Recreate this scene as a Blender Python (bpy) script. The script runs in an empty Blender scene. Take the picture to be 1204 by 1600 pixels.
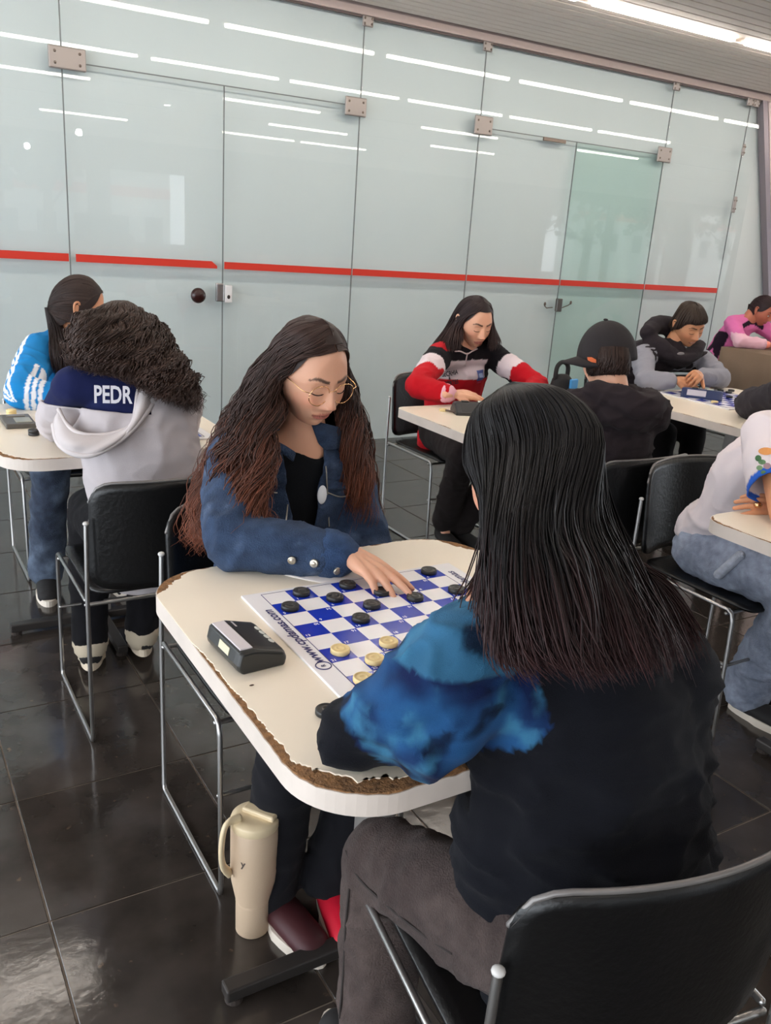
import bpy, bmesh, math, random
import numpy as np
from mathutils import Vector, Matrix, noise, Quaternion
from mathutils.bvhtree import BVHTree

random.seed(7)
S = bpy.context.scene
PI = math.pi
V = Vector

# ------------------------------------------------------------------ camera
FPX = 1343.5
CAM = V((0, 0, 1.42))
RT = V((0.86014102, -0.50566807, 0.06676254))
UP = V((0.10135939, 0.2977403, 0.94925075))
FW = V((0.49988369, 0.8097225, -0.30735285))
cd = bpy.data.cameras.new('camera')
cam = bpy.data.objects.new('camera', cd)
S.collection.objects.link(cam)
M = Matrix((RT, UP, -FW)).transposed().to_4x4()
M.translation = CAM
cam.matrix_world = M
cd.sensor_fit = 'VERTICAL'
cd.sensor_height = 36.0
cd.sensor_width = 27.09
cd.lens = FPX * 36.0 / 1600.0
cd.clip_start = 0.02
S.camera = cam

# ------------------------------------------------------------------ daylight, exposure
w = bpy.data.worlds.new('world')
S.world = w
w.use_nodes = True
bg = w.node_tree.nodes['Background']
bg.inputs[0].default_value = (0.86, 0.93, 1.0, 1)
bg.inputs[1].default_value = 2.9
S.view_settings.view_transform = 'Standard'
S.view_settings.look = 'None'
S.view_settings.gamma = 1.0
S.view_settings.use_curve_mapping = False
S.view_settings.exposure = 0.9
LAMP_POWER = 18.0

# ------------------------------------------------------------------ ray helpers (turn a pixel of the 1204x1600 frame into a point)
def ray(px, py):
    return RT * ((px - 602) / FPX) + UP * (-(py - 800) / FPX) + FW
def atY(px, py, Y):
    d = ray(px, py)
    return CAM + d * ((Y - CAM.y) / d.y)
def atZ(px, py, Z):
    d = ray(px, py)
    return CAM + d * ((Z - CAM.z) / d.z)

# ------------------------------------------------------------------ objects
def link(o):
    S.collection.objects.link(o)
    return o
def empty(name, loc=(0, 0, 0), rz=0.0):
    o = bpy.data.objects.new(name, None)
    o.empty_display_size = 0.1
    o.location = loc
    o.rotation_euler = (0, 0, rz)
    return link(o)
def tag(o, label=None, cat=None, group=None, kind=None):
    if label: o['label'] = label
    if cat: o['category'] = cat
    if group: o['group'] = group
    if kind: o['kind'] = kind
    return o
def mesh_obj(name, me, mat=None, parent=None):
    o = bpy.data.objects.new(name, me)
    if mat is not None:
        ms = mat if isinstance(mat, (list, tuple)) else [mat]
        for m in ms:
            me.materials.append(m)
    link(o)
    if parent is not None:
        o.parent = parent
    return o
def finish(name, bm, mat=None, parent=None, smooth=False, world=False):
    """bmesh -> object. world=True: the coordinates are world ones, the parent is an empty"""
    if world and parent is not None:
        inv = root_matrix(parent).inverted()
        bmesh.ops.transform(bm, matrix=inv, verts=bm.verts)
    me = bpy.data.meshes.new(name)
    bm.normal_update()
    bm.to_mesh(me)
    bm.free()
    if smooth:
        me.polygons.foreach_set('use_smooth', [True] * len(me.polygons))
        me.update()
    return mesh_obj(name, me, mat, parent)
def root_matrix(o):
    m = Matrix.Identity(4)
    while o is not None:
        m = Matrix.LocRotScale(o.location, o.rotation_euler.to_quaternion(), o.scale) @ m
        o = o.parent
    return m
def copy_tree(o, parent=None):
    c = o.copy()
    S.collection.objects.link(c)
    if parent is not None:
        c.parent = parent
    for ch in [x for x in S.collection.objects if x.parent == o]:
        copy_tree(ch, c)
    return c

# ------------------------------------------------------------------ materials
def lin(r, g=None, b=None):
    if g is None:
        r, g, b = r
    def f(c):
        c = c / 255.0
        return c / 12.92 if c <= 0.04045 else ((c + 0.055) / 1.055) ** 2.4
    return (f(r), f(g), f(b))
def mat(name, col, rough=0.5, metal=0.0, bump=None, bscale=60, var=0.0, vscale=8, attr=False, spec=0.5, coat=0.0, sheen=0.0, stretch=None, emit=None, sss=0.0):
    m = bpy.data.materials.new(name)
    m.use_nodes = True
    nt = m.node_tree
    p = nt.nodes['Principled BSDF']
    c = lin(col) if col else (0.5, 0.5, 0.5)
    p.inputs['Base Color'].default_value = (*c, 1)
    p.inputs['Roughness'].default_value = rough
    p.inputs['Metallic'].default_value = metal
    p.inputs['Specular IOR Level'].default_value = spec
    p.inputs['Coat Weight'].default_value = coat
    p.inputs['Sheen Weight'].default_value = sheen
    if sss:
        p.inputs['Subsurface Weight'].default_value = sss
        p.inputs['Subsurface Radius'].default_value = (0.012, 0.005, 0.003)
        p.inputs['Subsurface Scale'].default_value = 1.0
    if emit:
        p.inputs['Emission Color'].default_value = (*lin(emit[0]), 1)
        p.inputs['Emission Strength'].default_value = emit[1]
    tc = nt.nodes.new('ShaderNodeTexCoord')
    vec = tc.outputs['Object']
    if stretch:
        mp = nt.nodes.new('ShaderNodeMapping')
        mp.inputs['Scale'].default_value = stretch
        nt.links.new(vec, mp.inputs[0])
        vec = mp.outputs[0]
    src = None
    if attr:
        a = nt.nodes.new('ShaderNodeAttribute')
        a.attribute_name = 'Col'
        src = a.outputs['Color']
    if var > 0:
        n = nt.nodes.new('ShaderNodeTexNoise')
        n.inputs['Scale'].default_value = vscale
        n.inputs['Detail'].default_value = 6
        nt.links.new(vec, n.inputs['Vector'])
        mr = nt.nodes.new('ShaderNodeMapRange')
        mr.inputs[1].default_value = 0.3
        mr.inputs[2].default_value = 0.7
        mr.inputs[3].default_value = 1 - var
        mr.inputs[4].default_value = 1 + var
        nt.links.new(n.outputs[0], mr.inputs[0])
        mx = nt.nodes.new('ShaderNodeVectorMath')
        mx.operation = 'SCALE'
        if src is not None:
            nt.links.new(src, mx.inputs[0])
        else:
            mx.inputs[0].default_value = c
        nt.links.new(mr.outputs[0], mx.inputs['Scale'])
        src = mx.outputs[0]
    if src is not None:
        nt.links.new(src, p.inputs['Base Color'])
    if bump:
        n = nt.nodes.new('ShaderNodeTexNoise')
        n.inputs['Scale'].default_value = bscale
        n.inputs['Detail'].default_value = 5
        nt.links.new(vec, n.inputs['Vector'])
        b = nt.nodes.new('ShaderNodeBump')
        b.inputs['Strength'].default_value = bump
        b.inputs['Distance'].default_value = 0.01
        nt.links.new(n.outputs[0], b.inputs['Height'])
        nt.links.new(b.outputs[0], p.inputs['Normal'])
    return m

# ------------------------------------------------------------------ shape helpers
def add_box(bm, lo, hi, bevel=0.0, rot=None, seg=2):
    r = bmesh.ops.create_cube(bm, size=1.0)
    vs = r['verts']
    lo, hi = V(lo), V(hi)
    c = (lo + hi) / 2
    d = hi - lo
    for v in vs:
        v.co = V((v.co.x * d.x, v.co.y * d.y, v.co.z * d.z))
    if bevel > 0:
        es = list({e for v in vs for e in v.link_edges})
        r2 = bmesh.ops.bevel(bm, geom=es, offset=bevel, segments=seg, affect='EDGES', profile=0.5)
        vs = list({v for f in r2['faces'] for v in f.verts} | {v for v in vs if v.is_valid})
    for v in vs:
        p = v.co
        if rot is not None:
            p = rot @ p
        v.co = p + c
    return vs
def box(name, lo, hi, m, parent=None, bevel=0.0, rot=None):
    bm = bmesh.new()
    add_box(bm, lo, hi, bevel, rot)
    return finish(name, bm, m, parent)
def catmull(pts, n):
    """resample a list of tuples (any dimension, numpy) into n points"""
    P = np.array(pts, float)
    k = len(P)
    if k == 2:
        t = np.linspace(0, 1, n)[:, None]
        return P[0] * (1 - t) + P[1] * t
    Q = np.vstack([2 * P[0] - P[1], P, 2 * P[-1] - P[-2]])
    out = []
    for u in np.linspace(0, k - 1, n):
        i = min(int(u), k - 2)
        t = u - i
        p0, p1, p2, p3 = Q[i], Q[i + 1], Q[i + 2], Q[i + 3]
        out.append(0.5 * ((2 * p1) + (-p0 + p2) * t + (2 * p0 - 5 * p1 + 4 * p2 - p3) * t * t + (-p0 + 3 * p1 - 3 * p2 + p3) * t ** 3))
    return np.array(out)
def tube(bm, pts, radii, seg=12, side=None, flat=1.0, smooth=True, n=None, caps=True):
    """swept tube with round ends; flat = thickness ratio across 'side'"""
    if not isinstance(radii, (list, tuple)):
        radii = [radii] * len(pts)
    P = [tuple(p) + (r,) for p, r in zip(pts, radii)]
    if n:
        Q = catmull(P, n)
    else:
        Q = np.array(P, float)
    pos = [V(q[:3]) for q in Q]
    rad = [max(1e-5, float(q[3])) for q in Q]
    rings = []
    N = len(pos)
    prev = None
    frames = []
    for i in range(N):
        t = (pos[min(i + 1, N - 1)] - pos[max(i - 1, 0)])
        if t.length < 1e-9: t = V((0, 0, 1))
        t.normalize()
        ref = V(side) if side is not None else (prev if prev is not None else (V((0, 0, 1)) if abs(t.z) < 0.9 else V((1, 0, 0))))
        a = (ref - t * ref.dot(t))
        if a.length < 1e-6: a = V((0, 1, 0)).cross(t)
        a.normalize()
        b = t.cross(a)
        prev = a
        frames.append((t, a, b))
    def ring(c, a, b, r):
        return [bm.verts.new(c + a * (math.cos(2 * PI * k / seg) * r) + b * (math.sin(2 * PI * k / seg) * r * flat)) for k in range(seg)]
    if caps:
        t, a, b = frames[0]
        for ph in (0.35, 0.8):
            rings.append(ring(pos[0] - t * rad[0] * math.cos(ph * PI / 2) * (flat if flat < 1 else 1), a, b, rad[0] * math.sin(ph * PI / 2)))
    for i in range(N):
        t, a, b = frames[i]
        rings.append(ring(pos[i], a, b, rad[i]))
    if caps:
        t, a, b = frames[-1]
        for ph in (0.8, 0.35):
            rings.append(ring(pos[-1] + t * rad[-1] * math.cos(ph * PI / 2) * (flat if flat < 1 else 1), a, b, rad[-1] * math.sin(ph * PI / 2)))
    for i in range(len(rings) - 1):
        A, B = rings[i], rings[i + 1]
        for k in range(seg):
            bm.faces.new((A[k], A[(k + 1) % seg], B[(k + 1) % seg], B[k]))
    bm.faces.new(list(reversed(rings[0])))
    bm.faces.new(rings[-1])
def ellipsoid(bm, c, r, R=None, u=20, v=14):
    res = bmesh.ops.create_uvsphere(bm, u_segments=u, v_segments=v, radius=1.0)
    for x in res['verts']:
        p = V((x.co.x * r[0], x.co.y * r[1], x.co.z * r[2]))
        if R is not None: p = R @ p
        x.co = p + V(c)
def lathe(bm, prof, seg=32, c=(0, 0, 0)):
    rings = []
    for r, z in prof:
        if r < 1e-6:
            rings.append([bm.verts.new((c[0], c[1], c[2] + z))])
        else:
            rings.append([bm.verts.new((c[0] + r * math.cos(2 * PI * k / seg), c[1] + r * math.sin(2 * PI * k / seg), c[2] + z)) for k in range(seg)])
    for A, B in zip(rings, rings[1:]):
        for k in range(seg):
            k2 = (k + 1) % seg
            if len(A) == 1 and len(B) == 1: continue
            if len(A) == 1: bm.faces.new((A[0], B[k2], B[k]))
            elif len(B) == 1: bm.faces.new((A[k], A[k2], B[0]))
            else: bm.faces.new((A[k], A[k2], B[k2], B[k]))
def prism(bm, poly, z0, z1):
    a = [bm.verts.new((x, y, z0)) for x, y in poly]
    b = [bm.verts.new((x, y, z1)) for x, y in poly]
    n = len(poly)
    bm.faces.new(list(reversed(a)))
    bm.faces.new(b)
    for k in range(n):
        bm.faces.new((a[k], a[(k + 1) % n], b[(k + 1) % n], b[k]))
def remesh(bm, voxel, smooth=6, fac=0.6):
    """union of overlapping pieces as one continuous surface"""
    bmesh.ops.recalc_face_normals(bm, faces=bm.faces)
    me = bpy.data.meshes.new('t')
    bm.to_mesh(me)
    bm.free()
    o = bpy.data.objects.new('t', me)
    S.collection.objects.link(o)
    r = o.modifiers.new('r', 'REMESH')
    r.mode = 'VOXEL'
    r.voxel_size = voxel
    r.use_smooth_shade = True
    if smooth:
        s = o.modifiers.new('s', 'SMOOTH')
        s.factor = fac
        s.iterations = smooth
    dg = bpy.context.evaluated_depsgraph_get()
    ev = o.evaluated_get(dg)
    out = bpy.data.meshes.new_from_object(ev)
    bpy.data.objects.remove(o)
    bpy.data.meshes.remove(me)
    b2 = bmesh.new()
    b2.from_mesh(out)
    bpy.data.meshes.remove(out)
    return b2
def paint(me, fn):
    """vertex colour of the thing itself: fn(co, normal) -> (r,g,b) linear"""
    a = me.color_attributes.new('Col', 'FLOAT_COLOR', 'POINT')
    buf = np.ones((len(me.vertices), 4), np.float32)
    for i, v in enumerate(me.vertices):
        buf[i, :3] = fn(v.co, v.normal)
    a.data.foreach_set('color', buf.ravel())
def text_bm(s, size=1.0, bold=False, sx=1.0):
    cu = bpy.data.curves.new('t', 'FONT')
    cu.body = s
    cu.size = size
    cu.align_x = 'CENTER'
    cu.align_y = 'CENTER'
    cu.resolution_u = 3
    if bold: cu.offset = size * 0.025
    o = bpy.data.objects.new('t', cu)
    S.collection.objects.link(o)
    dg = bpy.context.evaluated_depsgraph_get()
    me = bpy.data.meshes.new_from_object(o.evaluated_get(dg))
    bm = bmesh.new()
    bm.from_mesh(me)
    bpy.data.meshes.remove(me)
    bpy.data.objects.remove(o)
    bpy.data.curves.remove(cu)
    for v in bm.verts: v.co.x *= sx
    return bm
def merge_bm(dst, src, mtx=None):
    me = bpy.data.meshes.new('m')
    src.to_mesh(me)
    src.free()
    if mtx is not None: me.transform(mtx)
    dst.from_mesh(me)
    bpy.data.meshes.remove(me)
def fbm(p, s):
    return noise.noise(p * s) + 0.5 * noise.noise(p * s * 2.1) + 0.25 * noise.noise(p * s * 4.3)
def sm(a, b, x):
    t = min(1.0, max(0.0, (x - a) / (b - a)))
    return t * t * (3 - 2 * t)
def mixc(a, b, t):
    return tuple(x * (1 - t) + y * t for x, y in zip(a, b))

# ================================================================== the room
WY = 5.2           # plane of the glass front
CZ = 2.71          # ceiling
M_tile = mat('polished_dark_stone', (58, 52, 48), 0.1, bump=0.05, bscale=30, var=0.4, vscale=7, spec=0.62)
def tile_mat():
    m = M_tile
    nt = m.node_tree
    p = nt.nodes['Principled BSDF']
    # roughness varies with wear
    n = nt.nodes.new('ShaderNodeTexNoise'); n.inputs['Scale'].default_value = 5; n.inputs['Detail'].default_value = 8
    tc = nt.nodes.new('ShaderNodeTexCoord')
    geo = nt.nodes.new('ShaderNodeNewGeometry')
    nt.links.new(geo.outputs['Position'], n.inputs['Vector'])
    mr = nt.nodes.new('ShaderNodeMapRange')
    mr.inputs[1].default_value = 0.35; mr.inputs[2].default_value = 0.7
    mr.inputs[3].default_value = 0.10; mr.inputs[4].default_value = 0.2
    nt.links.new(n.outputs[0], mr.inputs[0]); nt.links.new(mr.outputs[0], p.inputs['Roughness'])
    # slight difference from tile to tile, pale scuffs and specks
    for nd in nt.nodes:
        if nd.type == 'TEX_NOISE':
            nt.links.new(geo.outputs['Position'], nd.inputs['Vector'])
    base = p.inputs['Base Color'].links[0].from_socket
    sp = nt.nodes.new('ShaderNodeTexNoise'); sp.inputs['Scale'].default_value = 38; sp.inputs['Detail'].default_value = 3
    nt.links.new(geo.outputs['Position'], sp.inputs['Vector'])
    cr = nt.nodes.new('ShaderNodeMapRange'); cr.inputs[1].default_value = 0.69; cr.inputs[2].default_value = 0.76; cr.inputs[4].default_value = 0.5
    nt.links.new(sp.outputs[0], cr.inputs[0])
    oi = nt.nodes.new('ShaderNodeObjectInfo')
    m2 = nt.nodes.new('ShaderNodeMapRange'); m2.inputs[3].default_value = 0.75; m2.inputs[4].default_value = 1.3
    nt.links.new(oi.outputs['Random'], m2.inputs[0])
    sc = nt.nodes.new('ShaderNodeVectorMath'); sc.operation = 'SCALE'
    nt.links.new(base, sc.inputs[0]); nt.links.new(m2.outputs[0], sc.inputs['Scale'])
    mx = nt.nodes.new('ShaderNodeMix'); mx.data_type = 'RGBA'
    nt.links.new(cr.outputs[0], mx.inputs[0]); nt.links.new(sc.outputs[0], mx.inputs[6])
    mx.inputs[7].default_value = (*lin(120, 98, 78), 1)
    nt.links.new(mx.outputs[2], p.inputs['Base Color'])
tile_mat()
M_grout = mat('grout', (128, 116, 104), 0.8, var=0.3, vscale=20)
floor = box('floor', (-4, -6.5, -0.06), (26, WY + 0.3, -0.003), M_grout)
floor['kind'] = 'structure'
T = 0.44444
bm = bmesh.new()
g = 0.0022
add_box(bm, (-T / 2 + g, -T / 2 + g, -0.012), (T / 2 - g, T / 2 - g, 0.0), 0.0012, seg=1)
me_t = bpy.data.meshes.new('tile')
bm.to_mesh(me_t); bm.free(); me_t.materials.append(M_tile)
rnd = random.Random(3)
nt_ = 0
for i in range(-3, 17):
    for j in range(-3, 8):
        x = 0.2095 + (i + 0.5) * T
        y = 2.0096 + (j + 0.5) * T
        if y < 0.2 or y > WY + 0.1: continue
        # keep those the camera can see (with a margin)
        ok = False
        for dx in (-.3, .3):
            for dy in (-.3, .3):
                d = V((x + dx, y + dy, 0)) - CAM
                z = d.dot(FW)
                if z > .1 and abs(d.dot(RT) / z * FPX) < 760 and abs(d.dot(UP) / z * FPX) < 980: ok = True
        if not ok: continue
        o = bpy.data.objects.new('tile', me_t)
        link(o); o.parent = floor
        o.location = (x, y, rnd.uniform(-0.0004, 0.0002)); nt_ += 1
# the tiles outside the view, joined
bm = bmesh.new()
taken = {(round(o.location.x, 2), round(o.location.y, 2)) for o in S.collection.objects if o.parent == floor}
for i in range(-9, 58):
    for j in range(-19, 8):
        x = 0.2095 + (i + 0.5) * T
        y = 2.0096 + (j + 0.5) * T
        if y > WY + 0.2 or (round(x, 2), round(y, 2)) in taken: continue
        add_box(bm, (x - T / 2 + g, y - T / 2 + g, -0.012), (x + T / 2 - g, y + T / 2 - g, 0.0))
o = finish('tile_field', bm, M_tile, floor); o['kind'] = 'stuff'

# ---- ceiling: metal strips with dark joints
M_ceil = mat('ceiling_strip_paint', (236, 222, 212), 0.55, var=0.03, vscale=2)
M_dark = mat('dark_void', (52, 44, 40), 0.9)
M_joint = mat('ceiling_joint', (120, 106, 98), 0.9)
ceiling = box('ceiling', (-4, -6.5, CZ + 0.02), (26, WY + 0.3, CZ + 0.06), M_joint)
ceiling['kind'] = 'structure'
pitch = 0.0875
def slat_mesh(pw):
    bm = bmesh.new()
    add_box(bm, (-6.2, -pw / 2 + 0.0045, 0), (23.8, pw / 2 - 0.0045, 0.014), 0.003, seg=1)
    me = bpy.data.meshes.new('ceiling_slat')
    bm.to_mesh(me); bm.free(); me.materials.append(M_ceil)
    return me
me_s = slat_mesh(pitch)
ROWS = [4.08, 2.32, 0.56, -1.2, -2.96, -4.7]
yy = WY - 0.14
k = 0
while yy > -6.4:
    if min(abs(yy - r) for r in ROWS) > 0.055:
        if k < 290:
            o = bpy.data.objects.new('ceiling_slat', me_s)
            link(o); o.parent = ceiling
            o.location = (2.2, yy, CZ); k += 1
    yy -= pitch
# ---- strip lights in the joints of the ceiling
M_lamp = mat('lamp_diffuser', (255, 250, 240), 0.4, emit=((255, 247, 236), LAMP_POWER))
M_lampframe = mat('lamp_frame', (225, 205, 190), 0.5)
bm = bmesh.new(); add_box(bm, (-0.585, -0.018, -0.022), (0.585, 0.018, 0.004), 0.004, seg=1)
me_l = bpy.data.meshes.new('diffuser'); bm.to_mesh(me_l); bm.free(); me_l.materials.append(M_lamp)
bm = bmesh.new()
add_box(bm, (-0.64, -0.044, 0.0), (0.64, -0.0275, 0.018)); add_box(bm, (-0.64, 0.0275, 0.0), (0.64, 0.044, 0.018))
add_box(bm, (-0.64, -0.0275, 0.0), (-0.601, 0.0275, 0.018)); add_box(bm, (0.601, -0.0275, 0.0), (0.64, 0.0275, 0.018))
me_f = bpy.data.meshes.new('lamp_frame'); bm.to_mesh(me_f); bm.free(); me_f.materials.append(M_lampframe)
rown = ['first', 'second', 'third', 'fourth', 'fifth', 'sixth']
for r, y in enumerate(ROWS):
    for k in range(10):
        x = 0.34 + 1.29 * k
        if k not in ((0, 1, 2, 3, 4, 5, 6, 7), (0, 1, 2, 3, 4, 5, 6), (1, 3, 5, 7), (0, 4, 6), (2, 4, 5), ())[r]: continue
        e = empty('strip_light', (x, y, CZ))
        if r == 0 and k == 3:
            tag(e, 'long bright strip light in the ceiling at the top right of the photo', 'ceiling light')
        elif r == 0 and k == 4:
            tag(e, 'strip light whose short end shows at the right edge of the photo', 'ceiling light')
        else:
            tag(e, 'ceiling strip light, %s row from the glass, %s from the left, seen reflected' % (rown[r], (rown + ['seventh', 'eighth', 'ninth', 'tenth'])[k]), 'ceiling light', 'reflected ceiling strip lights')
        for nm, me in (('diffuser', me_l), ('lamp_frame', me_f)):
            o = bpy.data.objects.new(nm, me); link(o); o.parent = e
# two round pendants behind the camera, seen as round dots in the glass
M_globe = mat('globe_lamp_glow', (255, 255, 250), 0.4, emit=((250, 252, 255), 40))
for p, X in (((261, 159), 3.438), ((123, 207), 3.63), ((42, 228), 3.585)):
    Yr = {261: -0.75, 123: -3.9, 42: -5.9}[p[0]]
    q = atY(p[0], p[1], 2 * WY - Yr)
    e = empty('globe_lamp', (q.x, Yr, q.z))
    tag(e, 'round globe lamp seen as the %s white dot in the glass' % {261: 'right', 123: 'middle', 42: 'left'}[p[0]], 'ceiling light', 'reflected globe lamps')
    bm = bmesh.new(); ellipsoid(bm, (0, 0, 0), (0.05, 0.05, 0.05)); finish('globe', bm, M_globe, e, True)
    bm = bmesh.new(); tube(bm, [(0, 0, 0.045), (0, 0, CZ - q.z)], 0.006, 6); finish('cord', bm, M_dark, e)

# ---- the glass front of the squash court
M_back = mat('court_panel_paint', (208, 217, 218), 0.6, var=0.02, vscale=1.5)
wall = box('wall_back', (-3, WY + 0.05, 0), (9.0, WY + 0.15, 2.68), M_back); wall['kind'] = 'structure'
def glass_mat(name, tint, refl=1.5):
    m = bpy.data.materials.new(name); m.use_nodes = True
    nt = m.node_tree; nt.nodes.clear()
    out = nt.nodes.new('ShaderNodeOutputMaterial')
    tr = nt.nodes.new('ShaderNodeBsdfTransparent'); tr.inputs[0].default_value = (*tint, 1)
    gl = nt.nodes.new('ShaderNodeBsdfGlossy'); gl.inputs['Roughness'].default_value = 0.012
    fr = nt.nodes.new('ShaderNodeFresnel'); fr.inputs[0].default_value = refl
    mul = nt.nodes.new('ShaderNodeMath'); mul.operation = 'MULTIPLY'; mul.inputs[1].default_value = 1.0; mul.use_clamp = True
    mx = nt.nodes.new('ShaderNodeMixShader')
    g_ = nt.nodes.new('ShaderNodeNewGeometry')
    inv = nt.nodes.new('ShaderNodeMath'); inv.operation = 'SUBTRACT'; inv.inputs[0].default_value = 1.0
    nt.links.new(g_.outputs['Backfacing'], inv.inputs[1])
    m3 = nt.nodes.new('ShaderNodeMath'); m3.operation = 'MULTIPLY'
    nt.links.new(fr.outputs[0], m3.inputs[0]); nt.links.new(inv.outputs[0], m3.inputs[1])
    nt.links.new(m3.outputs[0], mul.inputs[0]); nt.links.new(mul.outputs[0], mx.inputs[0])
    nt.links.new(tr.outputs[0], mx.inputs[1]); nt.links.new(gl.outputs[0], mx.inputs[2]); nt.links.new(mx.outputs[0], out.inputs[0])
    return m
M_glass = glass_mat('clear_glass', (0.975, 0.985, 0.985))
M_glass2 = glass_mat('green_reflection_tint_glass', (0.90, 0.955, 0.94))  # extra reflection of overlapping door glass, put in as a green tint
M_seam = mat('dark_seam', (112, 118, 118), 0.4)
fronts = empty('window_1', (0, WY, 0)); fronts['kind'] = 'structure'
GT = 2.675
def pane(x0, x1, z0, z1, m=M_glass, dy=0.0):
    gp = 0.0035
    return box('glass_pane', (x0 + gp, -0.005 + dy, z0 + gp), (x1 - gp, 0.005 + dy, z1 - gp), m, fronts, 0.001)
pane(-2.4, -0.9, 0.0, GT); pane(-0.9, 1.03, 0.0, GT)
pane(1.03, 2.815, 2.165, GT)
pane(1.03, 1.922, 0.01, 2.165); pane(1.922, 2.815, 0.01, 2.165)
pane(2.815, 3.745, 0.0, GT)
pane(3.745, 5.545, 2.15, GT)
pane(3.745, 4.63, 0.01, 2.15); pane(4.63, 5.545, 0.01, 2.15, M_glass2)
pane(5.545, 6.45, 0.0, GT); pane(6.45, 6.62, 0.0, GT)
def seam(x0, z0, x1, z1):
    wv = 0.0028
    if x0 == x1: return box('glass_joint', (x0 - wv, -0.003, z0), (x0 + wv, 0.004, z1), M_seam, fronts)
    return box('glass_joint', (x0, -0.003, z0 - wv), (x1, 0.004, z0 + wv), M_seam, fronts)
for x in (-0.9, 1.03, 2.815, 3.745, 5.545, 6.45): seam(x, 0, x, GT)
seam(1.922, 0, 1.922, 2.165); seam(4.63, 0, 4.63, 2.15)
seam(1.03, 2.165, 2.815, 2.165); seam(3.745, 2.15, 5.545, 2.15)
# red line taped on the glass, in lengths that break at the doors
M_red = mat('red_tape', (205, 48, 30), 0.5)
def tape(x0, x1, z0a=1.173, slope=-0.006, cut=False):
    bm = bmesh.new()
    za, zb = 1.176 - 0.0065 * (x0 - 1), 1.176 - 0.0065 * (x1 - 1)
    h = 0.021
    pts = [(x0, za - h), (x1, zb - h), (x1, zb + h), (x0, za + h)]
    if cut: pts = [(x0, za - h), (x1, zb - h), (x1 + 0.0, zb - h * 0.3), (x1 - 0.035, zb + h), (x0, za + h)]
    f = [bm.verts.new((x, -0.0062, z)) for x, z in pts]; b = [bm.verts.new((x, -0.0052, z)) for x, z in pts]
    bm.faces.new(f); bm.faces.new(list(reversed(b)))
    for k in range(len(pts)): bm.faces.new((f[k], b[k], b[(k + 1) % len(pts)], f[(k + 1) % len(pts)]))
    finish('red_line', bm, M_red, fronts)
tape(-2.4, 1.022); tape(1.06, 1.885, cut=True); tape(1.93, 2.81); tape(2.82, 3.74); tape(3.75, 4.625); tape(4.635, 5.54); tape(5.55, 6.44)
# patch fittings
M_patch = mat('satin_metal_fitting', (158, 150, 146), 0.45, 0.6)
M_screw = mat('screw_metal', (120, 108, 100), 0.3, 0.9)
def fitting(x, z, w_, h_):
    e = box('hinge', (x - w_ / 2, -0.024, z - h_ / 2), (x + w_ / 2, -0.007, z + h_ / 2), M_patch, fronts, 0.007)
    for sx in (-1, 1):
        for sz in (-1, 1):
            bm = bmesh.new(); ellipsoid(bm, (x + sx * w_ * .33, -0.025, z + sz * h_ * .25), (0.0075, 0.003, 0.0075), u=10, v=6)
            finish('screw', bm, M_screw, e, True)
    return e
fitting(1.056, 2.178, 0.19, 0.11); fitting(2.775, 2.158, 0.15, 0.11); fitting(3.765, 2.162, 0.15, 0.12); fitting(5.53, 2.152, 0.15, 0.11)
for x in (2.829, 3.74, 5.55, 6.42, 6.5): fitting(x, 2.64, 0.075, 0.06)
fitting(6.44, 2.28, 0.03, 0.09); fitting(6.45, 1.85, 0.04, 0.13)
box('door_closer_bar', (4.30, -0.022, 2.125), (4.51, -0.007, 2.15), M_screw, fronts, 0.003)
# round knob, lock
bm = bmesh.new()
lathe(bm, [(0.0, 0.052), (0.026, 0.05), (0.042, 0.038), (0.046, 0.022), (0.036, 0.008), (0.02, 0.0), (0, 0)], 28)
bmesh.ops.transform(bm, matrix=Matrix.Translation((1.758, -0.006, 0.989)) @ Matrix.Rotation(PI / 2, 4, 'X'), verts=bm.verts)
finish('door_knob', bm, mat('dark_brown_knob', (48, 20, 18), 0.25), fronts, True)
M_lock = mat('chrome_lock', (190, 186, 186), 0.25, 0.9)
lk = box('door_lock', (1.872, -0.03, 0.955), (1.922, -0.007, 1.065), M_lock, fronts, 0.006)
box('lock_plate', (1.928, -0.03, 0.95), (1.975, -0.007, 1.055), mat('white_lock_plate', (225, 222, 222), 0.4), fronts, 0.006)
bm = bmesh.new(); ellipsoid(bm, (1.951, -0.031, 0.985), (0.01, 0.004, 0.012)); finish('keyhole', bm, M_dark, lk, True)
M_lock2 = mat('dull_lock', (110, 108, 104), 0.35, 0.8)
lk = box('door_lock', (4.607, -0.035, 0.935), (4.66, -0.007, 1.035), M_lock2, fronts, 0.006)
bm = bmesh.new()
for s in (-1, 1):
    x = 4.635 + s * 0.13
    tube(bm, [(4.635 + s * 0.05, -0.008, 0.965), (x - s * .02, -0.008, 0.96 if s < 0 else 0.985), (x, -0.008, 0.975 if s < 0 else 1.0)], 0.004, 6)
    ellipsoid(bm, (x, -0.009, 0.99 if s < 0 else 1.005), (0.012, 0.003, 0.015), u=8, v=6)
finish('lock_scuff', bm, M_screw, lk)
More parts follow.
